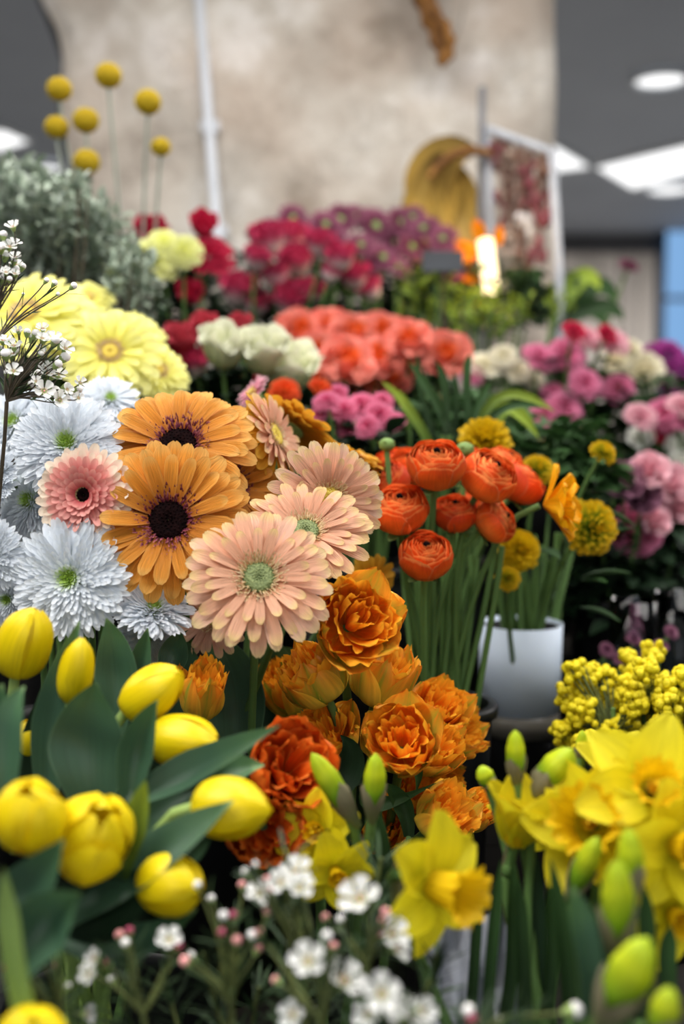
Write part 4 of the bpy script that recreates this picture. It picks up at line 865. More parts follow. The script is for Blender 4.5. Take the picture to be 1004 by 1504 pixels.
# coral roses
g = 'coral roses behind the ranunculus'
cl = [(440, 485, 30, 'above the largest green white rose'), (482, 482, 28, 'second along the top row'), (520, 490, 32, 'with a golden heart in the top row'), (560, 488, 30, 'centre of the top row'), (600, 498, 28, 'right part of the top row'), (655, 520, 32, 'standing apart on the far right beside the green stalks'), (470, 520, 32, 'left side, next to the green white rose'), (510, 528, 34, 'large and central with an orange heart'), (555, 525, 32, 'right of the large central one'), (590, 530, 28, 'right side behind the green stalks'), (500, 560, 30, 'low, above the magenta flowers'), (545, 562, 30, 'low centre right, above the magenta flowers'), (465, 552, 22, 'low left at the edge of the bunch'), (620, 515, 22, 'between the main bunch and the far right one'), (578, 560, 22, 'lowest right near the stalks')]
for x, y, q, l in cl:
    bg('rose', 'r_coral', x, y, 1.5 + U(-.05, .08), q, (U(-.3, .3), U(.4, .7), .8), 'coral', 'coral_rose', 'flower', 'coral rose, ' + l, g)
# magenta small flowers
g = 'magenta flowers above the ranunculus'
LST = [(480, 592, 20), (505, 605, 22), (530, 598, 22), (556, 612, 22), (578, 622, 18), (540, 628, 18), (512, 630, 18), (495, 580, 16), (562, 590, 16), (590, 610, 14), (468, 610, 14)]
rankx = ranks([q[0] + .01 * i for i, q in enumerate(LST)])
for i, (x, y, q) in enumerate(LST):
    bg('carn', 'r_magenta', x, y, 1.22 + U(-.03, .05), q, dd(), 'mag', 'magenta_flower', 'flower', 'small magenta frilled flower, ' + ORD[rankx[i]] + ' from the left under the coral roses', g, leaves=1)
for a in [(418, 575, 22, 'orange bloom behind the edge-on gerbera'), (470, 570, 16, 'small orange bloom among the magenta flowers')]:
    bg('carn', 'ranunred', a[0], a[1], 1.25, a[2], dd(), 'mag', 'orange_carnation', 'flower', a[3], 'small orange blooms', leaves=1)
# pink carnations to the right
g = 'pink carnations in the middle distance'
for x, y, q, m, l in [(790, 528, 26, 'r_pink', 'pink carnation, upper left of the pink bunch'), (832, 524, 28, 'r_pink', 'largest pink carnation at the top of the pink bunch'), (858, 565, 24, 'r_pink', 'pink carnation in the middle of the pink bunch'), (906, 572, 24, 'r_pink', 'pink carnation under the cream hydrangea'), (828, 600, 26, 'r_pink', 'deep pink carnation low in the pink bunch'), (800, 612, 24, 'r_pink', 'pink carnation under the curved lime leaf'), (812, 580, 18, 'r_pink', 'small pink carnation in the centre of the bunch'), (860, 500, 24, 'r_ltpink', 'pale pink bloom above the pink carnations'), (900, 505, 24, 'r_ltpink', 'pale pink bloom left of the cream hydrangea'), (842, 488, 18, 'r_red', 'red bloom at the back of the pink bunch'), (890, 492, 16, 'r_red', 'dull red bloom behind the cream hydrangea'),
                      (710, 540, 26, 'r_cream', 'cream bloom at the left end of the pink bunch'), (738, 525, 20, 'r_cream', 'small cream bloom above the left end of the pink bunch'), (782, 560, 18, 'r_cream', 'cream and peach rosebud beside the pink carnations'), (760, 548, 20, 'r_cream', 'cream bloom between green stalks and pink carnations'), (695, 552, 18, 'r_pink', 'pink bloom between the green stalks')]:
    bg('carn', m, x, y, 1.62 + U(-.04, .06), q, dd(), 'pinkc', 'carnation', 'flower', l, g)
g = 'cream hydrangea heads'
for x, y, q, m, l in [(945, 545, 34, 'r_cream', 'big cream hydrangea head right of the pink carnations'), (905, 530, 24, 'r_cream', 'cream hydrangea head left of the big one'), (925, 515, 20, 'r_cream', 'cream hydrangea head behind the big one')]:
    bg('ball', m, x, y, 1.85, q, (0, .5, .8), 'cream', 'hydrangea', 'flower', l, g)
g = 'purple blooms at the picture edge'
for x, y, q, l in [(980, 525, 26, 'purple bloom directly right of the cream hydrangea'), (1000, 548, 30, 'purple bloom cut by the edge beside the cream hydrangea'), (985, 568, 22, 'dark purple bloom lowest of the purple group'), (958, 518, 14, 'small purple bloom behind the cream hydrangea')]:
    bg('carn', 'r_purple', x, y, 1.9, q, dd(), 'cream', 'purple_carnation', 'flower', l, g)
g = 'pink and white roses at the picture edge'
for x, y, q, m, l in [(940, 615, 24, 'r_ltpink', 'pale pink rose above the small white rose'), (975, 610, 26, 'r_pink', 'pink rose right of the pale one above the white rose'), (1002, 600, 24, 'r_ltpink', 'pale pink rose cut by the edge, upper'), (970, 635, 20, 'r_red', 'red pink rose between the small white rose and the edge'), (942, 645, 20, 'r_white', 'small white rose under the pale pink one'), (1000, 640, 22, 'r_white', 'white rose at the edge'), (1002, 680, 22, 'r_white', 'white rose cut by the edge, lower'), (985, 655, 14, 'r_white', 'small white bud between the white roses'), (1015, 620, 24, 'r_pink', 'pink rose almost outside the picture')]:
    bg('carn' if m != 'r_white' else 'rosebud', m, x, y, 1.55 + U(-.03, .04), q, dd(), 'pinkf', 'rose', 'flower', l, g)
g = 'pale pink and plum roses'
for x, y, q, m, l in [(917, 705, 26, 'r_plum', 'plum rose with pale rim left of the pale pink ones'), (945, 728, 22, 'r_plum', 'plum rose lower, under the rimmed one'), (955, 690, 24, 'r_ltpink', 'pale pink rose right of the rimmed plum rose'), (985, 708, 26, 'r_ltpink', 'pale pink rose close to the picture edge'), (998, 742, 24, 'r_ltpink', 'coral pink rose cut by the picture edge'), (932, 778, 34, 'r_pink', 'pink rose hanging lowest above the dark vases'), (962, 765, 20, 'r_ltpink', 'small pink rose beside the lowest one'), (872, 692, 24, 'r_plum', 'dusky plum bloom above the green yellow marigold'), (860, 662, 16, 'r_plum', 'small dull plum bloom behind the amber flower')]:
    bg('rose', m, x, y, 1.36 + U(-.03, .05), q, (U(-.3, .2), U(.2, .6), .9), 'pinkr', 'rose', 'flower', l, g)
# green yellow frilled ones around the white pot
bucket('white', 762, 1.25, .001, .95, 'x') if False else None
wp = at(762, 1075, 1.22); wz = tier_z(wp.y) + .0005; wtop = at(762, 912, 1.22).z; wr = m_of(58, 1.22)
r = root('vase', (wp.x, wp.y, wz), 'black flower pot with a plain white sleeve above a grey brown band', 'vase'); b = MB()
zb = at(762, 1040, 1.22).z - wz; zc = at(762, 1072, 1.22).z - wz; zt = wtop - wz
b.lathe([(.001, 0), (wr * .88, 0), (wr * .97, zt - .004), (wr * .94, zt - .004), (wr * .86, .006), (.001, .006)], 40); part('pot', b.mesh('pot', 'blackplastic'), r, T3(r.location))
b = MB(); b.lathe([(wr * .985, zb), (wr * 1.0, zb), (wr * 1.04, zt), (wr * 1.02, zt), (wr * .985, zb)], 48); part('white_sleeve', b.mesh('white_sleeve', 'sleeve'), r, T3(r.location) , label='plain white paper sleeve')
b = MB(); b.lathe([(wr * .975, zc), (wr * .99, zc), (wr * .998, zb), (wr * .98, zb)], 48); part('band', b.mesh('band', 'greyband'), r, T3(r.location), label='glossy grey brown band')
BK['whitepot'] = (wp.x, wp.y, wz + .008, wr * .5, zt)
g = 'green and yellow frilled marigolds'
for x, y, q, m, dr, l in [(868, 775, 44, 'marigold', (.35, .1, .9), 'green and yellow frilled head right of the amber flower'), (712, 645, 42, 'yelfrill', (.0, .7, .5), 'yellow frilled bloom above the orange ranunculus'), (762, 808, 34, 'yelfrill', (.1, .3, .8), 'shaded yellow frilled bloom under the ranunculus, over the white pot'), (790, 690, 26, 'marigold', (.1, .5, .7), 'green yellow head behind the amber flower'), (885, 665, 22, 'marigold', (.4, .7, .5), 'small green yellow head at the back of the marigolds'), (745, 850, 20, 'marigold', (.0, .2, .8), 'small dull yellow head above the rim of the white pot')]:
    bg('ball', m, x, y, 1.12 + U(-.04, .04), q, dr, 'whitepot', 'marigold', 'flower', l, g, leafmat='leaf', leaves=3 if y < 790 else 0)
for k in range(8):
    bp = base_in('whitepot'); t = at(735 + k * 12, 800 + U(-30, 30), 1.2 + U(-.03, .05)); r = root('green_shoot', bp, 'green shoot, ' + ORD[k] + ' from the left in the white sleeved pot', 'shoot', 'stems in the white sleeved pot'); stem_part(r, t, Vector((U(-.3, .3), 0, 1)), bp, .0036)
# leafy masses
def foliage(px, py, d, rx, ry, n, mat, label, bk, name='leafy_greens', ll=(.02, .04), wr=.5, stems=6, dz=.08, group='greenery between the flowers', cat='foliage', up=0.3):
    c = at(px, py, d); ax_, az_ = m_of(rx, d), m_of(ry, d); bp = base_in(bk); r = root(name, bp, label, cat, group); b = MB(); sb = MB(); o = np.array(tuple(bp))
    tp = flat_petal(wr, arch=.4, cup=.2, ridge=.02, shape='leaf', nu=5, nv=3); tips = []
    for k in range(stems):
        t = Vector((c.x + U(-.8, .8) * ax_, c.y + U(-.7, .7) * dz, c.z + U(.1, .9) * az_)); tips.append(t)
        P = bez(bp, Vector((bp.x, bp.y, bp.z + .15)), Vector((t.x, t.y, c.z - az_ * 1.2)), t, 8); sb.tube(P - o, [.0022] * 4 + [.0016] * 3 + [.001], 5)
    for i in range(n):
        while True:
            q = (U(-1, 1), U(-1, 1), U(-1, 1))
            if q[0] ** 2 + q[1] ** 2 + q[2] ** 2 < 1: break
        p = Vector((c.x + q[0] * ax_, c.y + q[1] * dz, c.z + q[2] * az_)); l = U(*ll)
        b.tmpl(tp, T3(p - bp) @ RZ(U(0, 6.28)) @ RY(-R(U(-30, 80) * up * 2)) @ RX(U(-.6, .6)) @ SS(l, l, l), T=U(0, 1))
    part('leaves', b.mesh('leaves', mat), r, T3(bp), kind='stuff'); part('stems', sb.mesh('stems', 'twig' if mat == 'silver' else 'stem'), r, T3(bp), kind='stuff')
    return r
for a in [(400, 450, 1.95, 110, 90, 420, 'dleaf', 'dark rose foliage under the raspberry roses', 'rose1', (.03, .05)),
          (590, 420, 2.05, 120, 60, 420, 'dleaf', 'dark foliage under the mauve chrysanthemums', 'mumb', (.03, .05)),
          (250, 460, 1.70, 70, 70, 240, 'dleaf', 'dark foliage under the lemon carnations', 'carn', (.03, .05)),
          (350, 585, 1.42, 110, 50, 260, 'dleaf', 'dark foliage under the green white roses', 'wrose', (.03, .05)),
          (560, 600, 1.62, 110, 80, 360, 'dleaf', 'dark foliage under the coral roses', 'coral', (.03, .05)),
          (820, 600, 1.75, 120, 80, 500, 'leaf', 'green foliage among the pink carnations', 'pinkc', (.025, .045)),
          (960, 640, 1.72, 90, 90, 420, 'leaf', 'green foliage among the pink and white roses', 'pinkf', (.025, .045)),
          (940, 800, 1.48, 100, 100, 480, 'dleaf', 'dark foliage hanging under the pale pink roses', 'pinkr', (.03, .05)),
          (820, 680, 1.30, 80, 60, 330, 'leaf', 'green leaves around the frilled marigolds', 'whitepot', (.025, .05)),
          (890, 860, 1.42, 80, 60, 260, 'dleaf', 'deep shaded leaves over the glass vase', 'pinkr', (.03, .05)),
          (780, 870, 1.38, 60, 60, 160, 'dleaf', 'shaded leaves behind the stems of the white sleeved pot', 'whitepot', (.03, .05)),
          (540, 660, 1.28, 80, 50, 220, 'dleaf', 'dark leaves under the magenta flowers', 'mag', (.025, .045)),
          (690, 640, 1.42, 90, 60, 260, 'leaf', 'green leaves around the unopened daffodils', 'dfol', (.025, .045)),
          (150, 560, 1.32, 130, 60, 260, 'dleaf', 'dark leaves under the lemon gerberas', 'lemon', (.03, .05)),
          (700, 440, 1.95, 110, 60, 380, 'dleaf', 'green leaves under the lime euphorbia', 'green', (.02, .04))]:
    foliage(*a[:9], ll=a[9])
# silver foliage, upper left
g = 'silver leaved branches before the pillar'
for x, y, rx, ry, n, l in [(30, 300, 60, 62, 520, 'silver leaved branch at the picture edge, tallest'), (95, 320, 60, 66, 560, 'silver leaved branch left of the craspedia stems'), (150, 370, 52, 64, 480, 'silver leaved branch on the side of the lemon carnations'), (40, 390, 62, 52, 460, 'silver leaved branch above the lemon gerberas'), (120, 415, 66, 46, 420, 'silver grey branch lowest behind the small bright lemon gerbera'), (195, 420, 40, 60, 260, 'dusky green branch below the lemon carnations')]:
    foliage(x, y, 1.38 + U(-.05, .08), rx, ry, n, 'silver', l, 'silver', name='silver_foliage', ll=(.011, .025), wr=.40, group=g, up=.6)
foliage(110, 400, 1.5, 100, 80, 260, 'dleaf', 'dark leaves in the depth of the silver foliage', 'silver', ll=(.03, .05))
# craspedia
g = 'yellow craspedia balls on bare stems'
CR = MB(); 
for k in range(260):
    z = 1 - 2 * (k + .5) / 260; q = math.sqrt(1 - z * z); a = k * 2.39996; CR.tmpl(ICO1, T3(q * math.cos(a) * .93, q * math.sin(a) * .93, z * .93) @ SS(.085, .085, .085))
CR.tmpl(ICO2, SS(.92, .92, .92)); CRM = CR.mesh('ball', 'craspedia')
for x, y, bx, q, l in [(159, 111, 172, 20, 'tallest yellow craspedia ball'), (87, 131, 110, 19, 'craspedia ball beside the dark edge of the pillar, upper'), (126, 177, 140, 20, 'craspedia ball in the middle of the group of seven'), (83, 187, 110, 18, 'craspedia ball against the dark pillar edge, lower'), (127, 238, 135, 20, 'lowest craspedia ball, just above the silver leaves'), (217, 150, 195, 20, 'craspedia ball second from the conduit, on a leaning stem'), (236, 216, 210, 15, 'smallest craspedia ball, nearest the white conduit')]:
    d = 1.55; c = at(x, y, d); Rm = m_of(q, d); bp = base_in('crasp'); r = root('craspedia', bp, l, 'flower', g); part('ball', CRM, r, T3(c) @ RZ(U(0, 6)) @ SS(Rm, Rm, Rm * .92))
    stem_part(r, c - Vector((0, 0, Rm * .8)), Vector(((x - bx) * .004, 0, 1)), bp, .0022, mat='greystem', out=.1)
# green stalks / unopened daffodils and their strap leaves
g = 'green daffodil stalks behind the ranunculus'
LST = [(660, 640, 640, 590, 600, 530, 14, 'leaf'), (630, 650, 600, 600, 575, 570, 14, 'yleaf'), (650, 640, 655, 580, 640, 530, 12, 'leaf'), (700, 640, 740, 580, 815, 605, 14, 'yleaf'), (690, 640, 685, 560, 690, 520, 12, 'leaf'), (680, 660, 700, 600, 720, 560, 12, 'leaf'), (640, 650, 620, 580, 612, 520, 10, 'leaf'), (700, 650, 740, 600, 800, 600, 12, 'leaf'), (720, 690, 740, 600, 792, 645, 20, 'yleaf'), (600, 630, 590, 590, 560, 560, 10, 'yleaf'), (660, 650, 670, 600, 665, 545, 10, 'leaf')]
rankx = ranks([q[4] + .01 * i for i, q in enumerate(LST)])
for k, (x0, y0, x1, y1, x2, y2, w, m) in enumerate(LST):
    bp = base_in('dfol'); d = 1.22 + U(-.03, .06); r = root('daffodil_leaf', bp, 'narrow green strap leaf behind the ranunculus, its tip ' + ORD[rankx[k]] + ' from the left', 'leaf', g)
    leaf_part(r, [(x0, y0), (x1, y1), (x2, y2)], d, w, mat=m, shape='strap', name='blade'); stem_part(r, at(x0, y0, d), Vector((0, 0, 1)), bp, .003)
# lime euphorbia dots
g = 'lime green euphorbia sprigs'
LST = [(610, 420), (640, 415), (660, 440), (690, 440), (700, 465), (720, 440), (740, 460), (765, 455), (600, 448), (640, 460), (820, 445), (675, 475), (740, 480)]
rankx = ranks([q[0] + .01 * i for i, q in enumerate(LST)])
for k, (x, y) in enumerate(LST):
    d = 1.75 + U(-.04, .06); c = at(x, y, d); bp = base_in('green'); r = root('euphorbia_sprig', bp, 'small lime green euphorbia sprig, ' + ORD[rankx[k]] + ' from the left around the amber lamp', 'foliage', g); b = MB(); tp = flat_petal(.7, arch=-.3, shape='round', nu=5, nv=3)
    for i in range(26): l = U(.010, .018); b.tmpl(tp, T3(U(-.018, .018), U(-.018, .018), U(-.022, .018)) @ RZ(U(0, 6.28)) @ RY(-R(U(0, 70))) @ SS(l, l, l))
    part('bracts', b.mesh('bracts', 'yleaf'), r, T3(c), kind='stuff'); stem_part(r, c, Vector((0, 0, 1)), bp, .002, seg=5, n=7)
# broad-leaved pot plant at the back
g = 'broad leaved plant behind the pink carnations'
r = root('leafy_plant', base_in('pot'), 'broad leaved green plant behind the pink carnations, right of the lamp', 'plant')
for (x0, y0, x1, y1, x2, y2, w, m) in [(800, 480, 770, 420, 740, 410, 40, 'leaf'), (810, 480, 815, 430, 845, 460, 36, 'yleaf'), (820, 480, 870, 420, 905, 445, 34, 'leaf'), (805, 490, 850, 410, 880, 425, 30, 'yleaf'), (790, 480, 780, 420, 800, 400, 34, 'leaf'), (820, 490, 860, 450, 890, 480, 36, 'leaf'), (800, 480, 760, 440, 730, 460, 34, 'dleaf'), (810, 490, 835, 420, 830, 405, 30, 'leaf'), (800, 480, 790, 450, 835, 440, 34, 'leaf'), (820, 480, 880, 450, 915, 470, 28, 'leaf')]:
    leaf_part(r, [(x0, y0), (x1, y1), (x2, y2)], 2.0 + U(-.04, .04), w, mat=m, shape='leaf')
stem_part(r, at(808, 485, 2.0), Vector((0, 0, 1)), r.location, .005)
bg('carn', 'r_maroon', 922, 393, 2.0, 15, (.2, .7, .4), 'pot', 'maroon_flower', 'flower', 'single dark maroon flower on a thin stem before the grey boards', None, leaves=0)
# mimosa
g = 'yellow mimosa sprays'
for k, (x, y, rx, ry, n, l) in enumerate([(900, 1040, 60, 60, 150, 'mimosa spray in the middle of the mimosa bunch'), (960, 1010, 50, 50, 130, 'tallest mimosa spray next to the dark glass vases'), (990, 1060, 50, 60, 120, 'mimosa spray at the picture edge'), (850, 1070, 42, 40, 90, 'mimosa spray nearest the white sleeved pot'), (930, 1090, 70, 40, 120, 'mimosa spray just above the daffodils'), (940, 985, 34, 24, 40, 'thin mimosa spray at the top of the bunch')]):
    d = 1.0 + U(-.03, .03); c = at(x, y, d); bp = base_in('mim'); r = root('mimosa_spray', bp, l, 'flower', g); b = MB(); sb = MB(); ax_, az_ = m_of(rx, d), m_of(ry, d)
    CL = [(U(-.95, .95), U(-1, 1), U(-.9, .9)) for _ in range(int(n / 9))]
    for i in range(int(n * 2.6)):
        q0 = CL[i % len(CL)]; q = tuple(v + U(-.26, .26) for v in q0)
        p = Vector((c.x + q[0] * ax_, c.y + q[1] * .04, c.z + q[2] * az_)) - bp; s = U(.0030, .0050)
        b.tmpl(ICO2, T3(p) @ SS(s, s, s)); 
        if i % 3 == 0: sb.tube([c - bp + Vector((U(-.01, .01), 0, -az_ * .8)), p * .5 + (c - bp) * .5 - Vector((0, 0, .01)), p], .0007, 4, cap=False)
    part('blossoms', b.mesh('blossoms', 'mimosa'), r, T3(bp), kind='stuff'); part('twigs', sb.mesh('twigs', 'gtwig'), r, T3(bp), kind='stuff'); stem_part(r, c, Vector((0, 0, 1)), bp, .0024)
foliage(940, 1090, 1.08, 100, 60, 200, 'leaf', 'feathery leaves behind the mimosa', 'mim', ll=(.02, .035), wr=.25)
# glass vases in the dark on the right
for px, py, d, w, l in [(930, 880, 1.22, 36, 'clear glass vase in the dark under the pale pink roses'), (992, 870, 1.28, 34, 'clear glass vase at the picture edge behind the mimosa')]:
    c = at(px, py, d); z = tier_z(c.y) + .001; wr_ = m_of(w, d); h = c.z - z; r = root('glass_vase', (c.x, c.y, z), l, 'vase', 'glass vases in the shade'); b = MB()
    b.lathe([(.001, 0), (wr_ * .8, 0), (wr_ * .85, .01), (wr_ * .9, h * .6), (wr_, h), (wr_ * .96, h), (wr_ * .85, h * .6), (wr_ * .78, .014), (.001, .012)], 32); part('glass', b.mesh('glass', 'glass'), r, T3(r.location))
LST = [(890, 955), (930, 940), (970, 950), (870, 985), (985, 930), (910, 968), (950, 962)]
rankx = ranks([q[0] for q in LST])
for k, (x, y) in enumerate(LST):
    bg('carn', 'r_plum', x, y, 1.2, 11, dd(), 'pinkr' if False else 'mim', 'small_mauve_flower', 'flower', 'small dull mauve flower, ' + ORD[rankx[k]] + ' from the left above the mimosa', 'mauve flowers above the mimosa', leaves=1)
# ------------------------------------------------------------------ daffodils
TE = [me_of(flat_petal(.70, arch=U(-.1, .25), cup=.22, ridge=.025, shape='ovate', nu=10, nv=7, twist=U(-.25, .25), ruf=.03, ph=k * 2), 'tepal', 'daff') for k in range(5)]
def corona_mesh():
    nu, nv = 12, 72; P = np.zeros((nu, nv, 3)); prof = [(.30, 0), (.34, .2), (.38, .45), (.42, .7), (.50, .9), (.62, 1.0)]
    for i, u in enumerate(np.linspace(0, 1, nu)):
        r0 = np.interp(u, np.linspace(0, 1, 6), [p[0] for p in prof]); z0 = np.interp(u, np.linspace(0, 1, 6), [p[1] for p in prof])
        for j in range(nv):
            a = j / nv * 6.2832; rf = (.055 * math.sin(a * 12) + .04 * math.sin(a * 19 + 1)) * u ** 3 + .012 * math.sin(a * 18)
            P[i, j] = ((r0 + rf) * math.cos(a), (r0 + rf) * math.sin(a), z0 + .05 * math.sin(a * 9 + 2) * u ** 4)
    uu, vv = np.meshgrid(np.linspace(0, 1, nu), np.abs(np.linspace(-1, 1, nv)), indexing='ij')
    b = MB(); b.grid(P, wrap=True, UV=np.stack([vv, uu], -1)); b.grid(P[:2] * [.9, .9, .3], wrap=True); return b.mesh('trumpet', 'corona')
CORM = corona_mesh()
def daff(px, py, d, rpx, dr, label, op=5, cor=1.0, bk='daff', tm=None, phs=None, group='open daffodils'):
    c = at(px, py, d); ax = dirv(dr); Rm = m_of(rpx, d); bp = base_in(bk); r = root('daffodil', bp, label, 'flower', group); F = frame(c, ax, phs if phs is not None else U(0, 6))
    for j in range(6):
        e = op + (6 if j % 2 else 0) + U(-5, 5)
        part('tepal', TE[rnd.randrange(5)], r, F @ RZ(j * 1.0472 + U(-.06, .06)) @ T3(Rm * .06, 0, -.002 if j % 2 == 0 else .001) @ RY(-R(e)) @ RX(U(-.2, .2)) @ SS(Rm, Rm * 1.08, Rm))
    part('trumpet', CORM, r, F @ SS(Rm * .56 * cor, Rm * .56 * cor, Rm * .66 * cor))
    b = MB(); b.tube([(0, 0, 0), (0, 0, Rm * .5)], [.0008, .0014], 6)
    for j in range(6): b.tube([(0, 0, .0), (.003 * math.cos(j), .003 * math.sin(j), Rm * .3), (.0034 * math.cos(j), .0034 * math.sin(j), Rm * .38)], [.0005, .0009, .0009], 5)
    part('stamens', b.mesh('stamens', 'corona'), r, F, kind='stuff')
    b = MB(); b.tube([(0, 0, 0), (0, 0, -.008), (0, 0, -.018)], [.0042, .0030, .0030], 8); b.tmpl(ICO2, T3(0, 0, -.020) @ SS(.0042, .0042, .006)); part('ovary', b.mesh('ovary', 'stem'), r, F)
    nk = c - ax * .026; sp = MB(); G = leaf_blade([nk - Vector((0, 0, .03)), nk - Vector((0, 0, .01)), nk + Vector((0, .004, .008)), nk + ax * .012 + Vector((0, 0, .016))], 22, .6, fold=.4, shape='leaf', nu=10, nv=5); sp.grid(G - np.array(tuple(bp))); part('spathe', sp.mesh('spathe', 'spathe'), r, T3(bp))
    stem_part(r, nk, ax, bp, .0035, out=.03); return r
daff(632, 1298, .60, 104, (.70, .06, .75), 'open daffodil facing half right, nearest and lowest, beside the waxflower', op=2, cor=1.15, bk='daff', phs=.35)
daff(755, 1236, .66, 100, (.12, .96, .22), 'half open daffodil with petals still folded round the trumpet', op=68, cor=.95, phs=.2)
daff(795, 1195, .68, 80, (-.35, -.55, .6), 'daffodil hanging its petals down behind the half open one', op=10, cor=.7)
daff(872, 1215, .64, 108, (-.35, .45, .8), 'large daffodil with ruffled deep yellow trumpet facing left', op=22, cor=1.3, phs=.1)
daff(955, 1165, .62, 112, (-.1, .55, .8), 'pale yellow daffodil highest on the right side', op=16, cor=.9)
daff(990, 1240, .60, 100, (.3, .2, .9), 'pale blurred daffodil cut by the picture edge', op=10, cor=1)
daff(900, 1150, .72, 84, (.1, .8, .4), 'daffodil seen from the side behind the large ruffled one', op=40, cor=.8)
daff(470, 1222, .70, 66, (-.3, .3, .8), 'yellow daffodil half hidden behind the sheathed buds', op=20, cor=.7, bk='daff2')
daff(490, 1275, .68, 62, (.2, -.2, .8), 'shaded daffodil low between the waxflower and the open daffodil', op=10, cor=.7, bk='daff2')
daff(985, 1340, .62, 80, (.2, .0, .9), 'shaded daffodil low at the picture edge', op=8, cor=.8)
def bud_tpl():
    nu, nv = 16, 18; P = np.zeros((nu, nv, 3))
    for i, u in enumerate(np.linspace(0, 1, nu)):
        r0 = np.interp(u, [0, .08, .3, .6, .85, .97, 1], [.32, .62, .95, 1.0, .68, .25, .04])
        for j in range(nv):
            a = j / nv * 6.2832; q = 1 + .07 * math.cos(3 * a + u * 2.2); P[i, j] = (r0 * q * math.cos(a), r0 * q * math.sin(a), u)
    uu, vv = np.meshgrid(np.linspace(0, 1, nu), np.abs(np.linspace(-1, 1, nv)), indexing='ij')
    return P.reshape(-1, 3), grid_faces(nu, nv, True), np.stack([vv, uu], -1).reshape(-1, 2)
BUDT = me_of(bud_tpl(), 'bud', 'daffbud')
def dbud(px, py, d, lpx, wpx, dr, label, bk='daff', sheath=True, big=1.0):
    ax = dirv(dr); L = m_of(lpx, d); w = m_of(wpx, d) / 2 * .86; c = at(px, py, d) - ax * L * .5; bp = base_in(bk); r = root('daffodil_bud', bp, label, 'bud', 'daffodil buds'); F = frame(c, ax, U(0, 6))
    part('bud', BUDT, r, F @ SS(w, w, L))
    if sheath:
        for s in (0, 1):
            tp = shell_petal([(.35, -.3), (.6, -.1), (1.04, .18), (1.2, .5), (1.1, .62)], 1.3, drop=.1, nu=8, nv=7, wshape='point', ruf=.08)
            part('spathe', me_of(tp, 'spathe', 'spathe'), r, F @ RZ(s * 2.6 + 1) @ SS(w, w, L * .8 * big))
    stem_part(r, c + ax * .004, ax, bp, .0034, out=.04)
for a in [(757, 1108, .66, 76, 32, (-.05, 1, .1), 'green daffodil bud standing upright above the half open daffodil', 'daff'),
          (815, 1132, .66, 86, 56, (.5, .8, .2), 'fat yellow bud about to open, right of the upright green one', 'daff'),
          (853, 1094, .72, 46, 20, (.05, 1, .1), 'thin green bud against the mimosa', 'daff'),
          (549, 1148, .68, 90, 38, (.05, 1, .1), 'lime green bud with grey papery sheaths below the parrot tulips', 'daff2'),
          (485, 1150, .68, 110, 40, (-.5, .85, .1), 'lime green bud leaning left against the red orange tulip', 'daff2'),
          (925, 1262, .54, 100, 44, (-.1, 1, .1), 'green bud in front of the large ruffled daffodil', 'daff'),
          (905, 1325, .52, 140, 56, (-.05, 1, .15), 'tall yellow green bud in the front row near the edge', 'daff'),
          (922, 1432, .50, 140, 76, (.35, .9, .2), 'biggest blurred bud at the bottom beside the picture edge', 'daff'),
          (712, 1140, .68, 36, 30, (-.4, .9, .2), 'small lime bud at the side of the half open daffodil', 'daff'),
          (940, 1108, .70, 26, 16, (.2, 1, .1), 'tiny bud tip between the pale daffodils', 'daff'),
          (975, 1485, .48, 80, 50, (.2, 1, .1), 'yellow bud cut by the bottom corner', 'daff'),
          (860, 1270, .60, 100, 40, (.3, .9, .2), 'yellow bud rising before the large ruffled daffodil', 'daff')]:
    dbud(*a[:7], bk=a[7])
# strap leaves and stems of the daffodils
LST = [(870, 1500, 865, 1400, 838, 1300, 38, .52, 'tleaf'), (770, 1500, 768, 1400, 760, 1290, 22, .62, 'leaf'), (800, 1500, 810, 1400, 806, 1300, 20, .62, 'leaf'), (835, 1500, 830, 1400, 808, 1260, 24, .58, 'leaf'), (740, 1500, 752, 1400, 752, 1255, 20, .64, 'leaf'), (715, 1500, 722, 1400, 735, 1262, 18, .64, 'leaf'), (940, 1500, 950, 1400, 945, 1300, 26, .56, 'leaf'), (570, 1330, 560, 1240, 540, 1180, 24, .70, 'leaf'), (690, 1510, 696, 1420, 704, 1310, 16, .66, 'leaf'), (860, 1490, 880, 1420, 872, 1350, 30, .56, 'dleaf'), (910, 1500, 900, 1400, 880, 1290, 24, .58, 'leaf'), (985, 1500, 980, 1420, 985, 1360, 26, .58, 'leaf'), (780, 1500, 790, 1400, 788, 1250, 20, .66, 'dleaf')]
rankx = ranks([q[4] + .01 * i for i, q in enumerate(LST)])
for k, (x0, y0, x1, y1, x2, y2, w, d, m) in enumerate(LST):
    bk = 'daff2' if x0 < 600 else 'daff'; bp = base_in(bk); r = root('daffodil_leaf', bp, 'daffodil strap leaf in front, its tip ' + ORD[rankx[k]] + ' from the left', 'leaf', 'daffodil leaves in front')
    leaf_part(r, [(x0, y0), (x1, y1), (x2, y2)], d, w, mat=m, shape='strap', name='blade'); stem_part(r, at(x0, y0, d), Vector((0, 0, 1)), bp, .003)
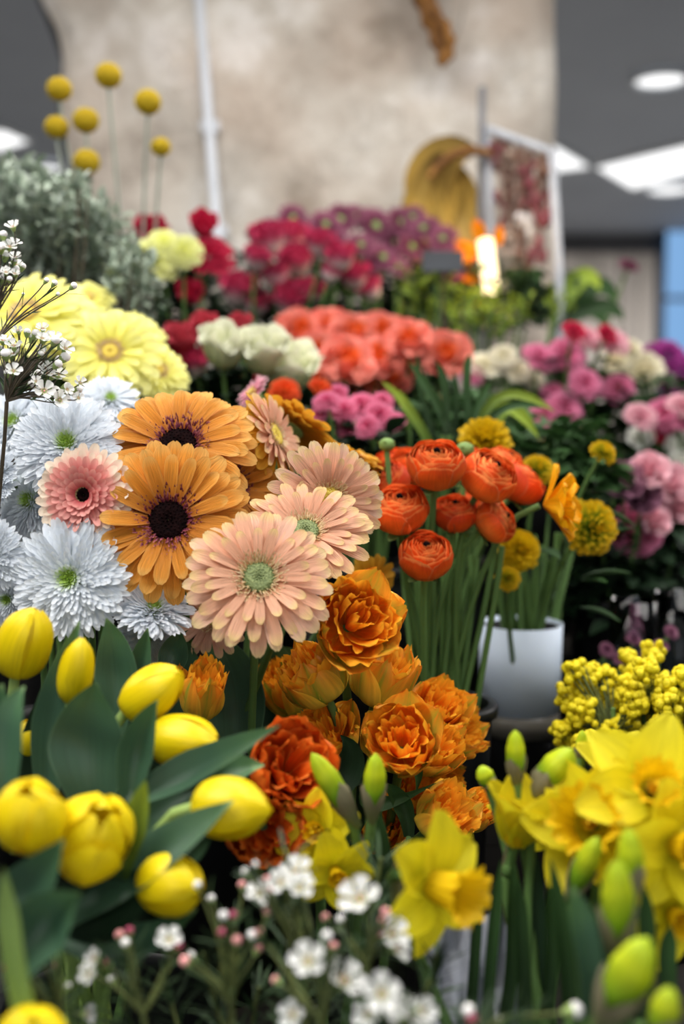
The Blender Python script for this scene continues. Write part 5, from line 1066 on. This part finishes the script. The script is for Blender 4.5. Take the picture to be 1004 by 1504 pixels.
# white paper wrap behind the daffodil stems
c = at(722, 1452, .70); nu, nv = 30, 40; P = np.zeros((nu, nv, 3)); wx = m_of(84, .70)
for i in range(nu):
    for j in range(nv):
        s = j / (nv - 1) * 2 - 1; t = i / (nu - 1)
        P[i, j] = (wx * s * (1 + .25 * t), .02 * s * s * 1.5 - .02 + .004 * math.sin(s * 23 + t * 9) + .005 * math.sin(t * 17 - s * 11), -.16 + t * .23 + .012 * math.sin(s * 9) * t)
b = MB(); b.grid(P); b.grid(P + np.array([0, .0012, 0])); solo('paper_wrap', b.mesh('paper_wrap', 'paper'), c, 'crumpled white paper wrap seen between the daffodil stems', 'paper')
# ------------------------------------------------------------------ waxflower
WP = me_of(flat_petal(1.05, arch=-.5, cup=.25, ridge=0, shape='round', nu=7, nv=7), 'petal', 'white')
b = MB(); b.lathe([(.05, -.9), (.22, -.75), (.42, -.2), (.40, 0), (.30, -.06), (.02, -.12)], 12); b.tmpl(ICO1, T3(0, 0, .02) @ SS(.12, .12, .14), mi=1)
for k in range(10): a = k * .628; b.tmpl(ICO1, T3(.33 * math.cos(a), .33 * math.sin(a), .05) @ SS(.05, .05, .07), mi=1)
WC = b.mesh('blossom', ['waxcup', 'waxpink'])
def budm(m):
    b = MB(); b.lathe([(.03, -1.5), (.35, -1.2), (.75, -.3), (.8, 0)], 10, mi=0); b.tmpl(ICO2, T3(0, 0, .15) @ SS(.85, .85, .8), mi=1); return b.mesh('bud', ['waxcup', m])
WB = {m: budm(m) for m in ('waxpink', 'waxwhite', 'waxmaroon')}
def waxsprig(bk, base, d, items, label, group='waxflower sprigs in front', twig='gtwig', needles=60, budk=1.0, ncol='needle', tk=1.0):
    """items: (px, py, radius px, kind); base: pixel where the sprig's twigs meet"""
    bp = base_in(bk); r = root('waxflower_sprig', bp, label, 'flower', group); J = at(*base, d); tw = MB(); nd = MB(); o = np.array(tuple(bp)); ndl = flat_petal(.09, arch=.15, shape='quill', nu=3, nv=3, ridge=0)
    for (x, y, q, k) in items:
        dd_ = d + U(-.02, .02); c = at(x, y, dd_); s = m_of(q * (1.13 if k == 'f' else .88), dd_); ax = (c - J).normalized() + dirv((U(-.4, .4), .35, .9)) * (1.1 if k == 'f' else .3); ax.normalize(); F = frame(c, ax, U(0, 6))
        if k == 'f':
            cup = part('blossom', WC, r, F @ SS(s * .8, s * .8, s * .8))
            for j in range(5): part('petal', WP, r, F @ RZ(j * 1.2566 + U(-.06, .06)) @ T3(s * .22, 0, 0) @ RY(-R(8 + U(-8, 10))) @ SS(s * .82, s * .82, s * .82), sub=cup)
            e = c - ax * s * .7
        else:
            s *= budk; part('bud', WB[k], r, F @ SS(s, s, s)); e = c - ax * s * 1.4
        P = bez(J, J.lerp(e, .4) + Vector((U(-.008, .008), 0, .008)), e - ax * .012, e, 8); tw.tube(P - o, [.0011 * tk] * 4 + [.0008 * tk] * 4, 5, cap=False)
        for i in range(max(2, int(needles / len(items)))):
            t = rnd.randrange(1, 7); p = Vector(P[t]) - bp; tg = (Vector(P[t + 1]) - Vector(P[t - 1])).normalized(); l = U(.010, .020)
            nd.tmpl(ndl, frame(p, tg, U(0, 6.28)) @ RY(-R(U(35, 65))) @ SS(l, l, l))
    P = bez(bp, Vector(bp) + Vector((0, 0, .06)), J - Vector((0, 0, .03)), J, 9); tw.tube(P - o, .0016, 6)
    part('twigs', tw.mesh('twigs', twig), r, T3(bp), kind='stuff'); part('needle_leaves', nd.mesh('needle_leaves', ncol), r, T3(bp), kind='stuff')
f, p_, w_, m_ = 'f', 'waxpink', 'waxwhite', 'waxmaroon'
for a in [((450, 1420), .56, [(435, 1280, 22, f), (412, 1296, 18, f), (440, 1304, 20, f), (382, 1312, 20, f), (398, 1322, 14, f), (392, 1292, 8, p_), (398, 1308, 8, p_), (360, 1280, 7, w_), (375, 1270, 6, w_)], 'waxflower sprig with the cluster of white blossoms under the red orange tulip'),
          ((540, 1420), .55, [(528, 1320, 30, f), (575, 1372, 24, f), (582, 1392, 20, f), (566, 1340, 9, p_), (556, 1370, 10, p_), (562, 1352, 8, p_), (500, 1350, 8, w_), (478, 1348, 8, p_)], 'waxflower sprig with the large white blossom left of the open daffodil'),
          ((470, 1500), .53, [(452, 1412, 26, f), (505, 1440, 30, f), (462, 1410, 7, p_), (430, 1490, 20, f), (405, 1440, 9, p_), (380, 1370, 9, p_), (480, 1375, 10, w_), (490, 1390, 8, p_)], 'waxflower sprig with two large white blossoms at the bottom centre'),
          ((580, 1510), .52, [(560, 1460, 28, f), (598, 1490, 26, f), (620, 1485, 20, f), (578, 1480, 18, f), (540, 1490, 20, f)], 'waxflower sprig at the bottom below the open daffodil'),
          ((340, 1480), .56, [(348, 1382, 11, p_), (370, 1374, 10, w_), (378, 1394, 10, p_), (328, 1345, 9, w_), (326, 1370, 9, m_), (342, 1345, 9, m_), (290, 1300, 8, w_), (310, 1320, 8, w_), (392, 1340, 9, p_), (355, 1300, 8, p_), (272, 1412, 11, p_), (280, 1405, 10, w_)], 'waxflower sprig of pink and white buds right of the lowest tulip'),
          ((210, 1490), .56, [(176, 1374, 10, p_), (190, 1368, 9, m_), (156, 1416, 10, m_), (248, 1380, 18, f), (262, 1390, 9, m_), (184, 1385, 9, w_), (130, 1430, 14, f), (138, 1408, 14, f), (165, 1440, 10, w_)], 'waxflower sprig with dark pink buds under the lowest tulip'),
          ((90, 1500), .55, [(52, 1404, 14, f), (66, 1396, 12, f), (12, 1385, 10, m_), (8, 1420, 8, m_), (40, 1448, 7, w_), (100, 1450, 8, w_), (128, 1490, 14, f), (80, 1420, 7, p_)], 'waxflower sprig half hidden at the bottom behind the edge tulip'),
          ((700, 1520), .50, [(688, 1486, 13, w_), (694, 1498, 12, m_), (843, 1484, 16, w_), (730, 1500, 10, w_)], 'waxflower sprig with white buds before the daffodil stems')]:
    waxsprig('wax', a[0], a[1], a[2], a[3], needles=90)
LST = [(300, 1400), (240, 1430), (380, 1450), (440, 1470), (330, 1500), (180, 1470), (630, 1440), (500, 1400), (640, 1400), (560, 1260), (420, 1250)]
rankx = ranks([q[0] + .01 * i for i, q in enumerate(LST)])
for i, (x, y) in enumerate(LST):
    d = .60 + U(-.02, .03); bp = base_in('wax'); r = root('needle_sprig', bp, 'needle leaved waxflower twig without blossoms, ' + ORD[rankx[i]] + ' from the left', 'foliage', 'needle leaved twigs of the waxflower'); t = at(x, y, d); b = MB(); nd = MB(); o = np.array(tuple(bp))
    P = bez(bp, Vector(bp) + Vector((0, 0, .08)), t - Vector((U(-.02, .02), 0, .06)), t, 16); b.tube(P - o, .0012, 5); ndl = flat_petal(.1, arch=.15, shape='quill', nu=3, nv=3, ridge=0)
    for k in range(90):
        q = rnd.randrange(5, 15); l = U(.014, .026); nd.tmpl(ndl, frame(Vector(P[q]).lerp(Vector(P[q + 1] if q < 15 else P[q]), U(0, 1)) - bp, Vector(P[q] - P[q - 1]).normalized(), U(0, 6.28)) @ RY(-R(U(30, 60))) @ SS(l, l, l))
    part('twig', b.mesh('twig', 'gtwig'), r, T3(bp)); part('needle_leaves', nd.mesh('needle_leaves', 'needle'), r, T3(bp), kind='stuff')
# grey-white waxflower at the left edge
for a in [((10, 590), .80, [(20, 508, 12, f), (62, 492, 11, f), (80, 498, 12, f), (96, 512, 12, f), (85, 535, 11, w_), (55, 550, 12, w_), (78, 552, 12, f), (40, 488, 9, w_), (60, 520, 8, w_), (8, 520, 12, w_), (10, 500, 10, f), (80, 575, 14, w_), (115, 572, 10, w_), (98, 568, 11, w_), (45, 565, 10, w_), (20, 545, 12, f), (52, 490, 10, w_)], 'grey white waxflower sprig over the upper white chrysanthemums'),
          ((-5, 500), .82, [(68, 412, 7, w_), (80, 416, 8, w_), (108, 420, 9, w_), (85, 432, 5, w_), (34, 432, 4, w_)], 'thin bare waxflower twig crossing the lemon gerberas'),
          ((-10, 470), .78, [(5, 345, 10, w_), (14, 362, 11, f), (22, 378, 10, f), (8, 375, 11, w_), (4, 400, 12, f), (24, 395, 8, w_), (14, 410, 7, w_)], 'grey white waxflower tip at the upper picture edge')]:
    if 'bare' not in a[3]: a[2].extend([(x + U(-16, 14), y + U(-14, 14), q * U(.8, 1.1), 'f' if U(0, 1) < .6 else 'waxwhite') for x, y, q, k in list(a[2]) for _ in range(2)])
    waxsprig('waxl', a[0], a[1], a[2], a[3], group='grey white waxflower at the edge', twig='twig', needles=12 if 'bare' in a[3] else 60, budk=.8, tk=.6)
# ------------------------------------------------------------------ things by the pillar
M['drift'] = noise_mat('driftwood', [(.3, '#5a3a20'), (.55, '#7e5528'), (.7, '#a07038')], 22, rough=.8, bump=.6, bdist=.01, stretch=(2, 2, .6))
M['cord'] = noise_mat('grey_cord', [(.3, '#8a8278'), (.7, '#a09890')], 60)
d = PD - .12; c = at(650, 100, d); r = root('driftwood', c, 'twisted brown driftwood piece hanging on the stone pillar', 'driftwood')
b = MB(); P = bez(at(615, -60, d), at(622, 20, d), at(640, 40, d), at(652, 98, d), 22); b.tube(P - np.array(tuple(c)), [.030 + .004 * math.sin(i * 1.3) - (.0011 * i if i < 14 else .0011 * 14 + (i - 14) * .0004) - (.012 if i == 21 else 0) for i in range(22)], 12); part('trunk_piece', b.mesh('trunk_piece', 'drift'), r, T3(c))
b = MB(); P = bez(at(632, 10, d - .02), at(655, 40, d - .03), at(668, 60, d - .02), at(655, 85, d), 12); b.tube(P - np.array(tuple(c)), [.012 + .004 * math.sin(i * 2) for i in range(12)], 8); part('knot', b.mesh('knot', 'drift'), r, T3(c))
b = MB(); b.tube([tuple(at(690, -60, d) - c), tuple(at(676, 40, d) - c), tuple(at(655, 82, d) - c)], .0025, 6); part('cord', b.mesh('cord', 'cord'), r, T3(c))
# golden dried palm sheath
M['sheath'] = petal_mat('golden_sheath', [(0, '#b08a3a'), (.5, '#c8a450'), (.8, '#a88a48'), (1, '#5a4630')], vein=.35, transl=.2, rough=.5, vscale=9, bump=.9)
bp = Vector((at(650, 360, 2.15).x, at(650, 360, 2.15).y, TIERS[3][2] + .001)); r = root('palm_sheath', bp, 'golden dried palm sheath leaning behind the mauve chrysanthemums', 'dried plant')
for (x0, y0, x1, y1, x2, y2, w, fo) in [(650, 400, 640, 260, 700, 222, 90, .35), (690, 400, 668, 290, 640, 232, 70, .3), (620, 400, 615, 300, 650, 225, 50, .3)]:
    A, Bm, C = at(x0, y0, 2.15), at(x1, y1, 2.15), at(x2, y2, 2.12); K = Bm * 2 - (A + C) * .5
    G = leaf_blade([A, A.lerp(K, .667), C.lerp(K, .667), C], w, 2.15, fold=fo, shape='leaf', nu=20, nv=9); b = MB(); b.grid(G - np.array(tuple(bp))); b.grid(G - np.array(tuple(bp)) + [0, .003, 0]); part('sheath_blade', b.mesh('sheath_blade', 'sheath'), r, T3(bp))
stem_part(r, at(650, 390, 2.15), Vector((0, 0, 1)), bp, .012, mat='sheath')
b = MB(); A = at(640, 243, 2.10); b.tube(bez(at(630, 262, 2.1), at(650, 225, 2.1), at(690, 215, 2.1), at(722, 226, 2.1), 12) - np.array(tuple(bp)), [.006 + .004 * math.sin(i / 11 * 3.14) for i in range(12)], 8); part('curved_tip', b.mesh('curved_tip', 'drift'), r, T3(bp))
# amber lamp
M['lampglow'] = emit_mat('lamp_tube', '#ffe2b0', 3.2)
M['amberglass'] = petal_mat('amber_glass', [(0, '#f08a10'), (.5, '#f59a1c'), (1, '#e87a10')], vein=.3, transl=.6, rough=.3)
d = 1.9; cb = at(718, 440, d); bp = Vector((cb.x, cb.y, tier_z(cb.y) + .001)); r = root('table_lamp', bp, 'small lit amber lamp with a glowing upright tube among the euphorbia', 'lamp')
t0_, t1_ = at(722, 432, d), at(712, 350, d); rr_ = m_of(12, d)
b = MB(); b.tube([t0_ - bp, t0_.lerp(t1_, .03) - bp, t0_.lerp(t1_, .5) - bp, t0_.lerp(t1_, .97) - bp, t1_ - bp], [rr_ * .5, rr_, rr_, rr_, rr_ * .5], 16); part('glowing_tube', b.mesh('glowing_tube', 'lampglow'), r, T3(bp))
b = MB(); b.lathe([(.001, 0), (.04, 0), (.04, .01), (.008, .02), (.006, (t0_ - bp).z), (.001, (t0_ - bp).z)], 20); part('foot', b.mesh('foot', 'blackplastic'), r, T3(bp.x, bp.y, bp.z) )
for (x, y, rt, s) in [(700, 345, 20, .040), (694, 365, 60, .045), (685, 372, 75, .038), (700, 395, 110, .036), (698, 432, 120, .030), (712, 438, 150, .026), (722, 350, -10, .034)]:
    part('glass_petal', PETG if 'PETG' in globals() else globals().setdefault('PETG', me_of(flat_petal(.6, arch=-.3, cup=.3, shape='ovate', nu=8, nv=5), 'glass_petal', 'amberglass')), r, T3(at(x + 8, y + 10, d + .02)) @ RY(-R(90 + rt * .9)) @ RX(U(-.3, .3) + 1.3) @ SS(s, s, s))
lp = bpy.data.lights.new('lamp_glow', 'POINT'); lp.energy = 1.2; lp.color = (1, .62, .25); lp.shadow_soft_size = .02; lo = bpy.data.objects.new('lamp_glow', lp); COL.objects.link(lo); lo.location = at(714, 392, d - .05)
# slate sign
c = at(650, 385, 1.72); r = root('slate_sign', c, 'small blank dark slate sign tucked before the mauve chrysanthemums', 'sign'); b = MB(); b.box((-.032, -.002, -.016), (.032, .002, .018)); part('slate', b.mesh('slate', 'slate', False), r, T3(c) @ RX(-.3)); b = MB(); b.tube([(0, 0, -.01), (0, .01, tier_z(c.y) - c.z + .002)], .0025, 6); part('stake', b.mesh('stake', 'twig'), r, T3(c) @ T3(0, .004, 0))
# metal rack with hanging dried bunches
M['rackm'] = noise_mat('pale_metal', [(.3, '#a4a8b0'), (.7, '#b8bcc4')], 20, rough=.4); M['rackd'] = noise_mat('grey_metal', [(.3, '#6c6c70'), (.7, '#7c7c80')], 20, rough=.4)
d0, d1 = 2.12, 2.20; zt_ = TIERS[3][2] + .001; p0, p1 = at(716, 190, d0), at(812, 226, d0 - .25); p1 = at(810, 224, 2.0)
bpt = Vector((p0.x, p0.y, zt_)); r = root('drying_rack', bpt, 'pale metal frame rack with dried bunches hanging in it, at the pillar corner', 'rack')
def rod(a, b_, rad, name, mat):
    q = MB(); q.tube([a - bpt, b_ - bpt], rad, 8); part(name, q.mesh(name, mat), r, T3(bpt))
pu = at(708, 128, d0); rod(Vector((pu.x, pu.y, pu.z)), Vector((pu.x, pu.y, zt_)), .0075, 'rear_post', 'rackd')
rod(p0, p1, .0080, 'top_bar', 'rackm'); pp = at(822, 430, 2.0); rod(p1, Vector((pp.x, pp.y, pp.z)), .0085, 'front_post', 'rackm'); rod(Vector((pp.x, pp.y, pp.z)), Vector((pp.x, pp.y, zt_)), .0085, 'front_post', 'rackm'); rod(p0, at(722, 400, d0), .006, 'rear_post', 'rackm')
M['dried1'] = noise_mat('dried_rose', [(.3, '#5e2830'), (.7, '#8a4a50')], 50, vary=.3); M['dried2'] = noise_mat('dried_beige', [(.3, '#a08a78'), (.7, '#c8b4a4')], 50, vary=.2); M['dried3'] = noise_mat('dried_brown', [(.3, '#5c4038'), (.7, '#8a6a58')], 50, vary=.2); M['dried4'] = noise_mat('dried_white', [(.3, '#c8c0bc'), (.7, '#e0dcd8')], 50)
for k, (x, y, m, h, n, s) in enumerate([(730, 225, 'dried1', 50, 18, .013), (745, 260, 'dried2', 80, 24, .010), (762, 250, 'dried3', 70, 24, .010), (778, 270, 'dried1', 70, 22, .013), (795, 300, 'dried1', 50, 14, .016), (740, 300, 'dried1', 50, 14, .013), (768, 325, 'dried4', 24, 10, .014), (790, 360, 'dried1', 30, 8, .015), (748, 345, 'dried2', 50, 20, .010), (765, 385, 'dried3', 40, 20, .010), (800, 250, 'dried3', 40, 18, .010)]):
    t = (x - 716) / 94; top = p0.lerp(p1, t); dk = d0 + (2.0 - d0) * t; c = at(x, y + 5, dk); rr = root('dried_bunch', top, ['crimson', 'beige', 'brown', 'rose red', 'dark red', 'raspberry', 'off white', 'wine red', 'pale straw', 'brown grey', 'taupe'][k] + ' dried flower bunch hanging from the metal rack', 'dried flowers', 'dried bunches in the rack'); b = MB(); sb = MB()
    for i in range(n):
        p = c + Vector((U(-.014, .014), U(-.014, .014), U(-1, 1) * m_of(h / 2, dk))) - top; s = s * .93; b.tmpl(ICO2, T3(p) @ RZ(U(0, 6)) @ SS(s * U(.6, 1.1), s * U(.5, .8), s * U(.7, 1.3)))
        sb.tube([(0, 0, -.002), p * .5 + Vector((U(-.004, .004), 0, 0)), p], .0012, 4, cap=False)
    part('flower_heads', b.mesh('flower_heads', m), rr, T3(top), kind='stuff'); part('stalks', sb.mesh('stalks', 'dried3'), rr, T3(top), kind='stuff')
